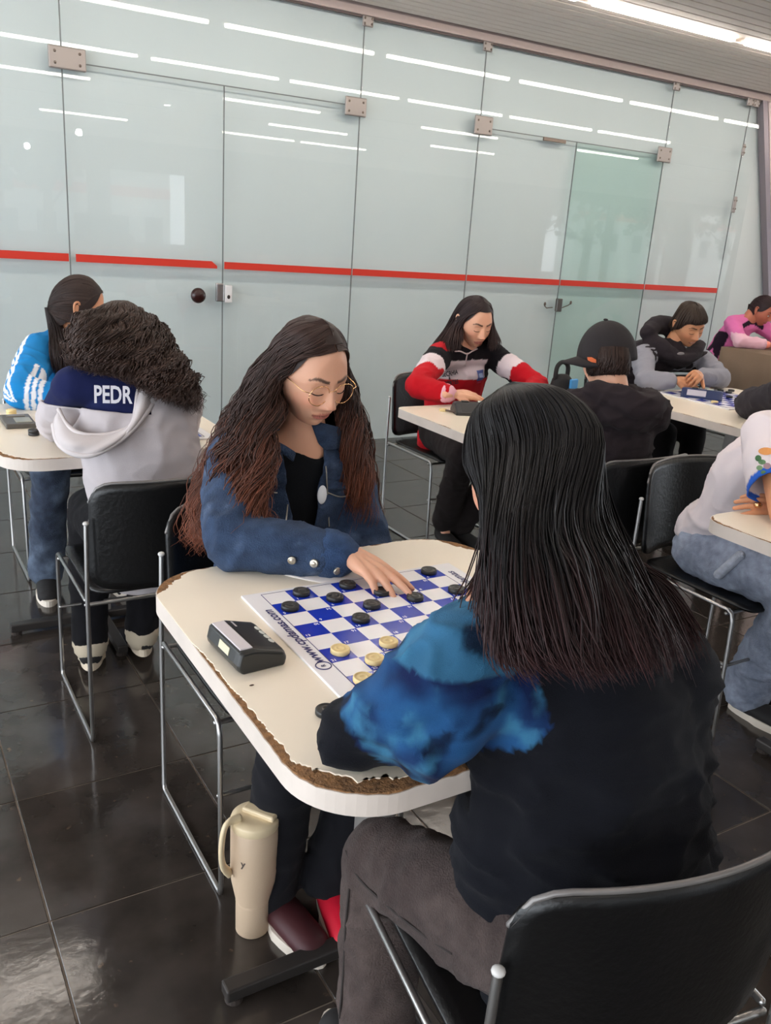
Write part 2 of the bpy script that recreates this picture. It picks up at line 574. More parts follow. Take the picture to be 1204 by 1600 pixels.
# fascia above the glass, leaning post at the right end, pink side wall
M_fascia = mat('fascia_paint', (190, 172, 166), 0.5)
tr = box('trim_1', (-3, WY - 0.035, 2.668), (6.66, WY + 0.06, CZ + 0.02), M_fascia, None, 0.004); tr['kind'] = 'structure'
tr = box('trim_2', (-3, WY - 0.012, 2.658), (6.62, WY + 0.012, 2.668), mat('dark_channel', (92, 80, 78), 0.5, 0.4), None); tr['kind'] = 'structure'
bm = bmesh.new()
p0, p1 = atY(1191, 156, WY), atY(1199, 444, WY)
d = (p1 - p0) / (p0.z - p1.z)
bot = p1 + d * p1.z
wv = 0.03
for (q, zz) in ((p0, 2.67), (bot, 0.0)):
    pass
vsn = []
for q in (V((p0.x, WY, 2.668)), V((bot.x, WY, 0.0))):
    vsn.append([bm.verts.new((q.x - wv, WY - 0.03, q.z)), bm.verts.new((q.x + wv, WY - 0.03, q.z)), bm.verts.new((q.x + wv, WY + 0.03, q.z)), bm.verts.new((q.x - wv, WY + 0.03, q.z))])
a, b = vsn
bm.faces.new(a); bm.faces.new(list(reversed(b)))
for k in range(4): bm.faces.new((a[k], b[k], b[(k + 1) % 4], a[(k + 1) % 4]))
bmesh.ops.recalc_face_normals(bm, faces=bm.faces)
tr = finish('trim_3', bm, mat('aluminium_post', (142, 132, 138), 0.4, 0.6)); tr['kind'] = 'structure'
# wall to the right of the post (its left edge leans with it)
bm = bmesh.new()
pts = [(p0.x + 0.04, 2.71), (9.4, 2.71), (9.4, 0.0), (bot.x + 0.04, 0.0)]
f = [bm.verts.new((x, WY - 0.02, z)) for x, z in pts]; b = [bm.verts.new((x, WY + 0.045, z)) for x, z in pts]
bm.faces.new(f); bm.faces.new(list(reversed(b)))
for k in range(4): bm.faces.new((f[k], b[k], b[(k + 1) % 4], f[(k + 1) % 4]))
bmesh.ops.recalc_face_normals(bm, faces=bm.faces)
M_pink = mat('pale_pink_plaster', (232, 214, 210), 0.7)
wl = finish('wall_right', bm, M_pink); wl['kind'] = 'structure'

# ---- what the glass reflects: the back of the room, open to the street on two openings
M_rear = mat('rear_wall_plaster', (92, 92, 88), 0.8, var=0.1)
RY = -6.5
wb = empty('wall_rear', (0, RY, 0)); wb['kind'] = 'structure'
def rearpiece(x0, x1, z0, z1): return box('wall_panel', (x0, -0.08, z0), (x1, 0.0, z1), M_rear, wb)
# openings: (x0, x1, z0, z1), each seen mirrored in the glass
OPEN = [(-1.2, 0.6, 1.0, 2.1), (2.3, 3.7, 1.05, 2.15), (4.1, 5.5, 0.95, 2.2), (14.4, 16.4, .5, 2.5), (16.6, 18.6, .5, 2.5), (19.6, 23.5, .3, 2.5)]
x = -4.0
for (a0, a1, z0, z1) in OPEN:
    rearpiece(x, a0, 0, CZ + .02); rearpiece(a0, a1, 0, z0); rearpiece(a0, a1, z1, CZ + .02); x = a1
rearpiece(x, 26, 0, CZ + .02)
# street outside: ground, white building with a red band, trees
M_ground = mat('pavement', (120, 116, 108), 0.9, var=.1)
gr = box('ground', (-14, -30, -0.2), (60, -6.6, -0.06), M_ground); gr['kind'] = 'structure'
M_white = mat('white_facade', (225, 225, 222), .8); M_win = mat('dark_window', (70, 78, 84), .2)
def building(x0, x1, y, h, label, nwin):
    e = empty('building', ((x0 + x1) / 2, y, 0)); tag(e, label, 'building')
    w_ = (x1 - x0) / 2
    box('wall', (-w_, -1, -.1), (w_, 0, h), M_white, e); box('red_band', (-w_, 0, h - .7), (w_, .03, h - .45), M_red, e)
    rf = box('roof', (-w_ - .2, -1.2, h), (w_ + .2, .2, h + .12), M_white, e)
    for k in range(nwin):
        c = -w_ + (k + .5) * 2 * w_ / nwin
        o = box('window', (c - .28, 0, h - 1.9), (c + .28, .04, h - 1.15), M_white, e); box('pane', (c - .24, .035, h - 1.86), (c + .24, .05, h - 1.19), M_win, o)
building(2.0, 7.5, -14, 2.6, 'white low building with a red band, seen reflected in the left glass door', 6)
building(24, 40, -16, 3.2, 'white low building reflected in the glass at the right', 12)
M_leaf = mat('dark_foliage', (58, 66, 52), .8, var=.4, vscale=6); M_bark = mat('bark', (70, 60, 52), .9)
def tree(x, y, h, r, label, seed):
    e = empty('tree', (x, y, -.06)); tag(e, label, 'tree', 'street trees reflected in the glass')
    rd = random.Random(seed)
    bm = bmesh.new(); tube(bm, [(0, 0, 0), (.1, 0, h * .45), (0, .1, h * .8)], [.16, .11, .05], 8, n=8)
    for k in range(4):
        a = rd.random() * 6.28; tube(bm, [(.05, 0, h * (.4 + .1 * k)), (math.cos(a) * r * .6, math.sin(a) * r * .6, h * (.6 + .1 * k))], [.06, .02], 6)
    finish('trunk', bm, M_bark, e)
    vs = []; fs = []
    for k in range(1100):
        p = V((rd.gauss(0, 1), rd.gauss(0, 1), rd.gauss(0, .8))); p = p.normalized() * r * rd.random() ** .4
        if noise.noise(p * 1.6 + V((seed, 0, 0))) < .06: continue
        p.z = p.z * .8 + h * .78
        a = V((rd.gauss(0, 1), rd.gauss(0, 1), rd.gauss(0, 1))).normalized() * .16; b = a.cross(V((rd.gauss(0, 1), rd.gauss(0, 1), 1))).normalized() * .12
        n0 = len(vs); vs += [p - a, p + b, p + a, p - b]; fs.append((n0, n0 + 1, n0 + 2, n0 + 3))
    me = bpy.data.meshes.new('foliage'); me.from_pydata(vs, [], fs); o = mesh_obj('foliage', me, M_leaf, e); o['kind'] = 'stuff'
for k, (x, y, h, r) in enumerate(((-1.5, -9, 3.4, 1.5), (1.6, -9.5, 3.2, 1.4), (3.9, -12, 3.6, 1.1), (15.5, -9.5, 3.6, 1.7), (19, -10, 3.8, 1.8), (23, -11, 3.4, 1.3), (27, -11, 3.8, 1.8))):
    tree(x, y, h, r, 'leafy street tree outside, %s from the left, seen only as a reflection' % (rown + ['seventh'])[k], 20 + k)

# ================================================================== people
SKIN = lin(205, 150, 122)
M_skin = mat('skin', None, 0.5, attr=True, bump=0.05, bscale=300, sss=0.12, spec=0.35)
M_cloth = mat('woven_cloth', None, 0.9, attr=True, bump=0.3, bscale=700, sheen=0.04, spec=0.12)
M_denim = mat('denim_cloth', None, 0.85, attr=True, var=0.22, vscale=45, bump=0.5, bscale=350, sheen=0.05, spec=0.15)
M_eye = mat('eye_white', (225, 215, 208), 0.25)
M_iris = mat('iris_brown', (40, 24, 18), 0.2)
M_lash = mat('lash_black', (30, 20, 18), 0.7)
M_gold = mat('gold_wire', (235, 190, 140), 0.2, 1.0)
M_steel = mat('steel_rod', (170, 168, 166), 0.28, 0.9)
M_blackshell = mat('black_shell_plastic', (13, 13, 14), 0.36, bump=0.12, bscale=90, spec=0.5)
M_sole = mat('white_rubber', (225, 214, 200), 0.6)
M_blackshoe = mat('black_canvas', (28, 26, 27), 0.8)

class Head:
    """face geometry in its own frame: x right, y forward, z up; eyes at z = 0"""
    def __init__(s, c, yaw, pitch=0.0, roll=0.0, k=1.0, female=True):
        s.k = k
        f = V((math.cos(yaw), math.sin(yaw), 0)); r = f.cross(V((0, 0, 1)))
        B = Matrix((r, f, V((0, 0, 1)))).transposed()
        s.R = B @ Matrix.Rotation(pitch, 3, 'X') @ Matrix.Rotation(roll, 3, 'Y')
        s.c = V(c)
        s.female = female
    def w(s, p):
        return s.c + s.R @ (V(p) * s.k)
    def scalp(s, az, el, k=1.06, dz=0.0):
        """az from the face forward, positive to the head's right; el up"""
        a, b, c_ = 0.076, 0.097, 0.118
        y = math.cos(az) * math.cos(el); x = math.sin(az) * math.cos(el); z = math.sin(el)
        return s.w((x * a * k, (y * b - 0.004) * k, z * c_ * k + dz))
def head_surface(x, y, z, a, b, c_):
    """displace a point of the unit head"""
    zz = z / c_
    F = sm(0.05, 0.6, y / b)
    if zz < 0:
        t = -zz
        x *= 1 - 0.43 * t ** 1.6
        if y < 0: y *= 1 - 0.5 * sm(0.1, 0.9, t)
        y += 0.008 * t * F
    if y > 0.074: y = 0.074 + (y - 0.074) * 0.62
    ax = abs(x)
    G = lambda u, w_: math.exp(-(u / w_) ** 2)
    dy = 0.0
    if y > 0.02:
        nz = 0.0
        if z > 0.012: nz = 0.003 * G(z - 0.012, 0.02)
        elif z > -0.036: nz = 0.003 + 0.0195 * ((0.012 - z) / 0.048) ** 1.15
        else: nz = 0.0225 * G(z + 0.036, 0.0075)
        wn = 0.0075 + 0.006 * sm(0.01, -0.036, z)
        dy += nz * G(x, wn)
        dy += 0.008 * G(ax - 0.0125, 0.0065) * G(z + 0.037, 0.008)
        dy -= 0.008 * G(ax - 0.031, 0.017) * G(z - 0.001, 0.012)
        dy += 0.0065 * G(ax - 0.0315, 0.0125) * G(z + 0.002, 0.0085)
        dy += 0.004 * G(ax - 0.03, 0.022) * G(z - 0.022, 0.008)
        dy += 0.004 * G(ax - 0.044, 0.018) * G(z + 0.03, 0.02)
        dy += 0.0055 * G(x, 0.02) * G(z + 0.061, 0.0045) + 0.0065 * G(x, 0.018) * G(z + 0.0705, 0.005)
        dy -= 0.003 * G(x, 0.021) * G(z + 0.0655, 0.0016)
        dy -= 0.004 * G(x, 0.02) * G(z + 0.081, 0.005)
        dy += 0.006 * G(x, 0.02) * G(z + 0.099, 0.012)
        dy -= 0.003 * G(ax - 0.05, 0.015) * G(z + 0.075, 0.02)
    return x, y + dy * sm(0.02, 0.05, y), z
def head_mesh(bm, H, na=120, nth=74):
    a, b, c_ = 0.073, 0.093, 0.117
    if not H.female: a, c_ = 0.076, 0.12
    rings = []
    for j in range(nth + 1):
        u = j / nth
        th = PI * (0.72 * u + 0.28 * u ** 3)
        if j in (0, nth):
            x, y, z = head_surface(0, b if j == 0 else -b, 0, a, b, c_)
            rings.append([bm.verts.new(H.w((x, y, z)))])
            continue
        R = []
        for i in range(na):
            ph = 2 * PI * i / na
            cx, cz = math.cos(ph), math.sin(ph)
            x, z, y = cx * math.sin(th) * a, cz * math.sin(th) * c_, math.cos(th) * b
            x, y, z = head_surface(x, y, z, a, b, c_)
            R.append(bm.verts.new(H.w((x, y, z))))
        rings.append(R)
    for A, B in zip(rings, rings[1:]):
        for k in range(na):
            k2 = (k + 1) % na
            if len(A) == 1: bm.faces.new((A[0], B[k], B[k2]))
            elif len(B) == 1: bm.faces.new((A[k2], A[k], B[0]))
            else: bm.faces.new((A[k2], A[k], B[k], B[k2]))
    # ears
    for s_ in (-1, 1):
        e = bmesh.new()
        tube(e, [(s_ * .072, -.004, .012), (s_ * .084, -.014, .028), (s_ * .087, -.027, .02), (s_ * .083, -.024, -.004), (s_ * .077, -.012, -.026), (s_ * .073, -.004, -.028)],
             [.003, .0045, .005, .0045, .006, .004], 8, n=14)
        ellipsoid(e, (s_ * .077, -.013, -.002), (.005, .014, .024), Matrix.Rotation(s_ * .35, 3, 'Z'), 10, 8)
        e = remesh(e, 0.002, 3)
        merge_bm(bm, e, H.R.to_4x4() * 1 if False else Matrix.Translation(H.c) @ H.R.to_4x4() @ Matrix.Scale(H.k, 4))
def skin_paint(H, tone, brows=(45, 30, 25), lips=(176, 98, 88)):
    Ri = H.R.inverted()
    tone = lin(tone); bc = lin(brows); lc = lin(lips)
    rosy = (min(1, tone[0] * 1.06), tone[1] * 0.82, tone[2] * 0.8)
    def fn(co, n):
        p = (Ri @ (co - H.c)) / H.k
        c = tone
        if p.length < 0.16 and p.y > 0.03:
            ax = abs(p.x)
            c = mixc(c, rosy, 0.6 * math.exp(-((ax - .045) / .02) ** 2 - ((p.z + .03) / .02) ** 2))
            c = mixc(c, rosy, 0.5 * math.exp(-((ax) / .014) ** 2 - ((p.z + .036) / .012) ** 2))
            # eyebrows
            if .01 < ax < .052:
                zc = .021 + .006 * sm(.012, .036, ax) - .007 * sm(.04, .054, ax)
                hw = .0042 * (1 - .55 * sm(.03, .052, ax))
                c = mixc(c, bc, 0.88 * (1 - sm(hw * .6, hw * 1.15, abs(p.z - zc))))
            # lips
            if ax < .026:
                hw = math.sqrt(max(0, 1 - (ax / .0255) ** 2))
                top = -.0655 + .0085 * hw - .0018 * math.exp(-(ax / .004) ** 2)
                lo = -.0655 - .0105 * hw
                if lo < p.z < top: c = mixc(c, lc, 0.85)
                if abs(p.z + .0655) < .0011: c = mixc(c, (.05, .02, .02), 0.6)
        return c
    return fn
def add_hand(bm, wr, d, nrm, thumb, curls=(0.25, 0.25, 0.3, 0.35), spread=0.12, k=1.0, thumb_dir=None, tcurl=0.3):
    """wr wrist point, d direction of the hand, nrm back-of-hand normal, thumb=+1 if the thumb lies on d x nrm ... side"""
    d = V(d).normalized(); nrm = V(nrm); nrm = (nrm - d * nrm.dot(d)).normalized()
    lat = d.cross(nrm).normalized() * thumb          # towards the thumb
    h = bmesh.new()
    wr = V(wr)
    offs = [.026, .009, -.009, -.025]
    base = [.083, .086, .081, .073]
    L = [.070, .078, .072, .056]
    tube(h, [wr - d * .05, wr, wr + d * .03], [.021 * k, .021 * k, .024 * k], 12, side=lat, flat=.75)
    for i in range(4):
        kb = wr + d * base[i] * k + lat * offs[i] * k + nrm * (.004 if i in (1, 2) else 0.001)
        tube(h, [wr + d * .012 + lat * offs[i] * .45 * k, wr + d * .05 * k + lat * offs[i] * .85 * k, kb], [.017 * k, .0145 * k, .0105 * k], 10)
        a = (1.5 - i) * spread
        dd = (d * math.cos(a) + lat * math.sin(a)).normalized()
        n2 = nrm
        p = kb
        c = curls[i]
        for s_, (fr, r0, r1) in enumerate(((.46, .0098, .0086), (.30, .0086, .0076), (.24, .0076, .0062))):
            ang = c * (0.8, 1.0, 0.7)[s_]
            dd, n2 = (dd * math.cos(ang) - n2 * math.sin(ang)).normalized(), (n2 * math.cos(ang) + dd * math.sin(ang)).normalized()
            q = p + dd * L[i] * fr * k
            tube(h, [p, q], [r0 * k, r1 * k], 10)
            p = q
    # thumb leaves the side of the palm
    td = (d * .62 + lat * .72 - nrm * .25).normalized() if thumb_dir is None else V(thumb_dir).normalized()
    p = wr + d * .018 * k + lat * .02 * k - nrm * .004
    q = p + (td * .9 + d * .2).normalized() * .036 * k
    tube(h, [p, q], [.0145 * k, .0115 * k], 10)
    d2 = (td + d * tcurl).normalized()
    q2 = q + d2 * .030 * k
    tube(h, [q, q2], [.0112 * k, .0095 * k], 10)
    q3 = q2 + (d2 + d * tcurl).normalized() * .022 * k
    tube(h, [q2, q3], [.0095 * k, .0075 * k], 10)
    h = remesh(h, .0024, 4, .5)
    merge_bm(bm, h)
    return wr, d, nrm, lat
def add_nails(wr, d, nrm, thumb, *a, **k): pass

class Person:
    def __init__(s, label, base, group=None):
        s.root = empty('person', base)
        tag(s.root, label, 'person', group)
    def part(s, name, bm, m, parent=None, smooth=True, colfn=None, label=None):
        """world-space bmesh -> part"""
        if colfn is None:
            o = finish(name, bm, m, parent or s.root, smooth, world=False)
        else:
            me = bpy.data.meshes.new(name); bm.normal_update(); bm.to_mesh(me); bm.free()
            if smooth: me.polygons.foreach_set('use_smooth', [True] * len(me.polygons))
            paint(me, colfn)
            o = mesh_obj(name, me, m, parent or s.root)
        inv = Matrix.Translation(-V(s.root.location))
        o.data.transform(inv)
        if label: o['label'] = label
        return o
def limbs(bm, specs, seg=14):
    for sp in specs:
        pts, rad = sp[0], sp[1]
        kw = sp[2] if len(sp) > 2 else {}
        kw = dict(kw)
        kw.setdefault('seg', seg)
        if len(pts) > 2: kw.setdefault('n', len(pts) * 4)
        tube(bm, pts, rad, **kw)
def garment(specs, voxel=.010, smooth=5, wrinkle=0.004, wscale=9.0, fold=None, seed=0.0, boxes=None):
    bm = bmesh.new()
    limbs(bm, specs, 18)
    if boxes:
        for c, r, R in boxes: ellipsoid(bm, c, r, R)
    bm = remesh(bm, voxel, smooth)
    bm.normal_update()
    off = V((seed * 3.1, seed * 1.7, seed))
    for v in bm.verts:
        p = v.co + off
        n = v.normal
        q = V((p.x * wscale, p.y * wscale, p.z * wscale * (fold if fold else 1.0)))
        q = q + 0.6 * V((noise.noise(q * .6), noise.noise(q * .6 + V((5, 2, 1))), 0))
        r = (1 - abs(noise.noise(q)) * 2) ** 2
        q2 = V((q.x * 1.3, q.y * 2.4, q.z * 2.4)) + V((9, 4, 2))
        r2 = (1 - abs(noise.noise(q2)) * 2) ** 2
        v.co += n * wrinkle * (r * 1.1 + r2 * 0.75 - .7)
    return bm

# ---- hair: a lofted shell with many thin strands laid along it
def hair_mat(name, a, b, rough=0.35, spec=0.5):
    return mat(name, None, rough, attr=True, spec=spec * .7)
def hair_part(P, name, guides, m, colr, colt, n=900, K=26, strand_r=.0016, wave=.006, wfreq=5, depth=.02, tipspread=.02, seed=1, loop=False, cutvar=.25, clump=.55, locks=70, frizz=0.0, curl=0.0, shell=True, inset=.004, tip_t=.45):
    """guides: list of polylines (world) from scalp to tip"""
    rd = random.Random(seed)
    G = np.array([catmull([tuple(p) for p in g_], K) for g_ in guides])        # (g, K, 3)
    ng = len(guides)
    if loop: G = np.concatenate([G, G[:1]], 0); ng += 1
    cen = G.mean(axis=0)                                                   # axis of the hair mass
    def at(u):
        i = min(int(u), ng - 2); t = u - i
        i0, i3 = (i - 1, i + 2)
        if loop: i0 %= (ng - 1); i3 = i3 % (ng - 1)
        else: i0 = max(0, i0); i3 = min(ng - 1, i3)
        p0, p1, p2, p3 = G[i0], G[i], G[i + 1], G[i3]
        return 0.5 * ((2 * p1) + (-p0 + p2) * t + (2 * p0 - 5 * p1 + 4 * p2 - p3) * t * t + (-p0 + 3 * p1 - 3 * p2 + p3) * t ** 3)
    verts = []; faces = []; cols = []
    cr, ct = np.array(lin(colr)), np.array(lin(colt))
    ts = np.linspace(0, 1, K)
    def clean(v):
        v = v / (np.linalg.norm(v, axis=1, keepdims=True) + 1e-9); return v
    for s_ in range(n):
        u = rd.random() * (ng - 1)
        lk = int(u / (ng - 1) * locks); lr = random.Random(lk * 17 + seed * 101)
        uc = (lk + .5) / locks * (ng - 1)
        cl = (clump * sm_np(.15, .8, ts))[:, None]
        C = at(u) * (1 - cl) + at(uc) * cl
        out = clean(C - cen)
        dep = depth * rd.random() ** 1.3
        C = C - out * dep * np.minimum(1, ts * 5 + .15)[:, None]
        # side shift along the shell and flare at the tips
        rnd3 = np.array([rd.gauss(0, 1), rd.gauss(0, 1), rd.gauss(0, .5)])
        C = C + rnd3[None] * tipspread * (ts ** 1.6)[:, None]
        ph = lr.random() * 6.28 + rd.gauss(0, .45); f_ = wfreq * lr.uniform(.8, 1.25) * rd.uniform(.97, 1.03)
        lumps = np.sin(u * 3.1 + ts * wfreq * 5.5)[:, None] * .6
        T_ = np.gradient(C, axis=0); T_ = clean(T_)
        B_ = clean(np.cross(T_, out))
        am = (wave * sm_np(.12, .6, ts))[:, None]
        C = C + B_ * am * (np.sin(ph + ts * f_ * 6.28)[:, None] + lumps) + out * am * .8 * np.cos(ph + ts * f_ * 6.28)[:, None]
        if frizz: C = C + np.array([[rd.gauss(0, frizz) for _ in range(3)] for _ in range(K)]) * sm_np(.05, .5, ts)[:, None]
        kk = max(5, int(K * (1 - cutvar * rd.random())))
        b0 = len(verts)
        shade = lr.uniform(.82, 1.2) * rd.uniform(.85, 1.18)
        tt_ = rd.uniform(-.12, .12)
        for i in range(kk):
            t = i / (kk - 1)
            r = strand_r * (0.6 + .6 * min(1, t * 6)) * (1 - .85 * max(0, (t - .8) / .2)) * (1 + .4 * shade - .4)
            for q in range(3):
                a = 2.0944 * q
                verts.append(C[i] + out[i] * (r * math.cos(a)) + B_[i] * (r * 1.5 * math.sin(a)))
                mixt = min(1, max(0, (ts[i] + tt_ - tip_t) / (1 - tip_t + .01)))
                cols.append((cr * (1 - mixt) + ct * mixt) * shade)
            if i:
                for q in range(3):
                    q2 = (q + 1) % 3
                    faces.append((b0 + (i - 1) * 3 + q, b0 + (i - 1) * 3 + q2, b0 + i * 3 + q2, b0 + i * 3 + q))
    if shell:
        # the mass beneath the strands: a double-walled sheet
        nu = (ng - 1) * 8
        kk = int(K * (1 - cutvar * .4))
        for layer, dd in enumerate((inset, inset + max(.006, depth * .8))):
            b0 = len(verts)
            for iu in range(nu + 1):
                C = at(min(ng - 1.0001, iu * (ng - 1) / nu))
                out = clean(C - cen)
                T_ = clean(np.gradient(C, axis=0)); B_ = clean(np.cross(T_, out))
                am = (wave * .5 * sm_np(.12, .6, ts))[:, None]
                C = C - out * (dd * np.minimum(1, ts * 5 + .15))[:, None] + B_ * am * np.sin(iu * .7 + ts * wfreq * 6)[:, None]
                for i in range(kk):
                    verts.append(C[i])
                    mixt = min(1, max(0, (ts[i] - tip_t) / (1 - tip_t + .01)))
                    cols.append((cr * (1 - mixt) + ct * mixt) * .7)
            for iu in range(nu):
                for i in range(kk - 1):
                    a = b0 + iu * kk + i
                    q = (a, a + kk, a + kk + 1, a + 1)
                    faces.append(q if layer == 0 else q[::-1])
    me = bpy.data.meshes.new(name)
    V_ = np.array(verts) - np.array(P.root.location)[None]
    me.from_pydata(V_.tolist(), [], faces)
    me.polygons.foreach_set('use_smooth', [True] * len(me.polygons))
    a = me.color_attributes.new('Col', 'FLOAT_COLOR', 'POINT')
    buf = np.ones((len(verts), 4), np.float32); buf[:, :3] = np.array(cols)
    a.data.foreach_set('color', buf.ravel())
    return mesh_obj(name, me, m, P.root)
def sm_np(a, b, x):
    t = np.clip((x - a) / (b - a), 0, 1)
    return t * t * (3 - 2 * t)
def skull_cap(P, H, m, col, front=41, hairline=.055, k=1.04, name='hair_roots', low=-.06):
    """hair close to the scalp"""
    bm = bmesh.new()
    na, nt = 48, 30
    grid = []
    for j in range(nt + 1):
        row = []
        for i in range(na + 1):
            az = -PI + 2 * PI * i / na
            fr = abs(az) / PI
            # lowest elevation rises at the face
            lo = math.radians(front) * (1 - sm(.16, .46, fr)) + math.radians(-38) * sm(.46, .72, fr)
            el = PI / 2 - (PI / 2 - lo) * j / nt
            row.append(bm.verts.new(H.scalp(az, el, k)))
        grid.append(row)
    for j in range(nt):
        for i in range(na):
            bm.faces.new((grid[j][i], grid[j + 1][i], grid[j + 1][i + 1], grid[j][i + 1]))
    bmesh.ops.remove_doubles(bm, verts=bm.verts, dist=1e-5)
    c = lin(col)
    return P.part(name, bm, m, colfn=lambda co, n: c)
def face_parts(P, H, body, closed=False, iris=True):
    """eyes and lashes on the face"""
    dg = BVHTree.FromObject
    for s_ in (-1, 1):
        if not closed:
            bm = bmesh.new(); ellipsoid(bm, (0, 0, 0), (.0115, .006, .0052))
            bmesh.ops.transform(bm, matrix=Matrix.Translation(H.w((s_ * .0315, surf_y(s_ * .0315, -.002) + .0008 - .003, -.003))) @ H.R.to_4x4() @ Matrix.Scale(H.k, 4), verts=bm.verts)
            e = P.part('eye', bm, M_eye)
            bm = bmesh.new(); ellipsoid(bm, (0, 0, 0), (.0048, .003, .0048))
            bmesh.ops.transform(bm, matrix=Matrix.Translation(H.w((s_ * .0315, surf_y(s_ * .0315, -.004) + .0018, -.0045))) @ H.R.to_4x4() @ Matrix.Scale(H.k, 4), verts=bm.verts)
            o = P.part('iris', bm, M_iris, parent=e)
        bm = bmesh.new()
        pts = []
        for i in range(9):
            t = -1 + 2 * i / 8
            x = .0315 + t * .0135
            z = (-.0065 - .0035 * (1 - t * t)) if closed else (.0005 + .0035 * (1 - t * t) - .001 * t)
            pts.append(H.w((s_ * x, surf_y(s_ * x, z) + .0012, z)))
        tube(bm, pts, [.0004 * H.k] + [.0011 * H.k] * 7 + [.0006 * H.k], 6, n=18)
        P.part('eyelash', bm, M_lash)
_sy = {}
def surf_y(x, z):
    a, b, c_ = 0.073, 0.093, 0.117
    # solve for the unit-head point whose displaced x, z match
    X, Z = x, z
    for _ in range(6):
        q = 1 - (X / a) ** 2 - (Z / c_) ** 2
        y = b * math.sqrt(max(0.0, q))
        x2, y2, z2 = head_surface(X, y, Z, a, b, c_)
        X += x - x2; Z += z - z2
    return y2
def shoe(P, heel, toe, m_up, m_sole=None, h=.055, w_=.042, name='shoe', tilt=None):
    heel, toe = V(heel), V(toe)
    d = toe - heel; L = d.length; d.normalize()
    n = V((0, 0, 1)); n = (n - d * n.dot(d)).normalized(); l = d.cross(n)
    bm = bmesh.new()
    tube(bm, [heel + d * .03 + n * .035, heel + d * .10 + n * .035, toe - d * .04 + n * .028], [w_ * .82, w_ * .95, w_ * .9], 14, side=l, flat=.75, n=8)
    tube(bm, [heel + d * .035 + n * .05, heel + d * .04 + n * .10], [.04, .036], 12)
    bm = remesh(bm, .006, 4)
    o = P.part(name, bm, m_up)
    bm = bmesh.new()
    pts = []
    N = 28
    for i in range(N):
        a = 2 * PI * i / N
        t = math.cos(a); wl = w_ * (1.02 if t > -.2 else .85)
        pts.append(heel + d * (L / 2 + t * L / 2) + l * (math.sin(a) * wl))
    A = [bm.verts.new(p) for p in pts]; B = [bm.verts.new(p + n * .024) for p in pts]
    bm.faces.new(A); bm.faces.new(list(reversed(B)))
    for k in range(N): bm.faces.new((A[k], B[k], B[(k + 1) % N], A[(k + 1) % N]))
    bmesh.ops.recalc_face_normals(bm, faces=bm.faces)
    P.part('sole', bm, m_sole or M_sole, parent=o, smooth=False)
    return o
def project_text(P, txt, size, center, right, up, target, m, off=.0015, name='lettering', bold=False, sx=1.0, parent=None, bmx=None):
    """lettering laid on a garment; target is the garment object (world = root offset)"""
    bm = bmx if bmx is not None else text_bm(txt, size, bold, sx)
    right = V(right).normalized(); up = V(up).normalized(); n = right.cross(up)
    bmesh.ops.triangulate(bm, faces=bm.faces)
    bmesh.ops.subdivide_edges(bm, edges=bm.edges, cuts=1)
    loc = V(P.root.location)
    bvh = BVHTree.FromPolygons([v.co + loc for v in target.data.vertices], [tuple(p.vertices) for p in target.data.polygons])
    for v in bm.verts:
        p = V(center) + right * v.co.x + up * v.co.y
        h = bvh.ray_cast(p + n * .15, -n)
        v.co = (h[0] + n * off) if h[0] is not None and (h[0] - p).length < .04 else p
    return P.part(name, bm, m, parent=parent or target, smooth=False)

def great(H, a0, e0, a1, e1, k0, k1, n=5):
    """points over the skull along the great circle between two directions"""
    def dr(az, el): return V((math.sin(az) * math.cos(el), math.cos(az) * math.cos(el), math.sin(el)))
    A, B = dr(a0, e0), dr(a1, e1)
    om = A.angle(B); out = []
    for i in range(n):
        t = i / (n - 1)
        d = (A * math.sin((1 - t) * om) + B * math.sin(t * om)) / math.sin(om)
        out.append(H.scalp(math.atan2(d.x, d.y), math.asin(max(-1, min(1, d.z))), k0 * (1 - t) + k1 * t))
    return out
def tied_hair(P, H, m, cr, ct, n, sr, seed, ta=PI, te=.15):
    G = [great(H, az, el, ta * (1 if az >= 0 else -1) + (.03 if az < 0 else -.03), te, 1.06, 1.12) for az, el in ((1.75, -.45), (1.55, .05), (1.25, .42), (.85, .62), (.4, .74), (0.02, .78), (-.4, .74), (-.85, .62), (-1.25, .42), (-1.55, .05), (-1.75, -.45))]
    hair_part(P, 'hair', G, m, cr, ct, n=n, K=16, strand_r=sr, wave=.0008, wfreq=2, depth=.004, tipspread=.002, seed=seed, inset=.002, cutvar=.01, clump=.1)
def shoes(P, J, up=None, sole=None, ups=None, L=.245, back=.055, tuck=0):
    for s in 'RL':
        a = J['an' + s]; d = J['toe' + s] - a; d.z = 0; d.normalize()
        h = V((a.x, a.y, 0)) - d * back; t = h + d * L
        shoe(P, h + V((0, 0, tuck)), t, (ups or {}).get(s, up or M_blackshoe), sole, w_=.043)

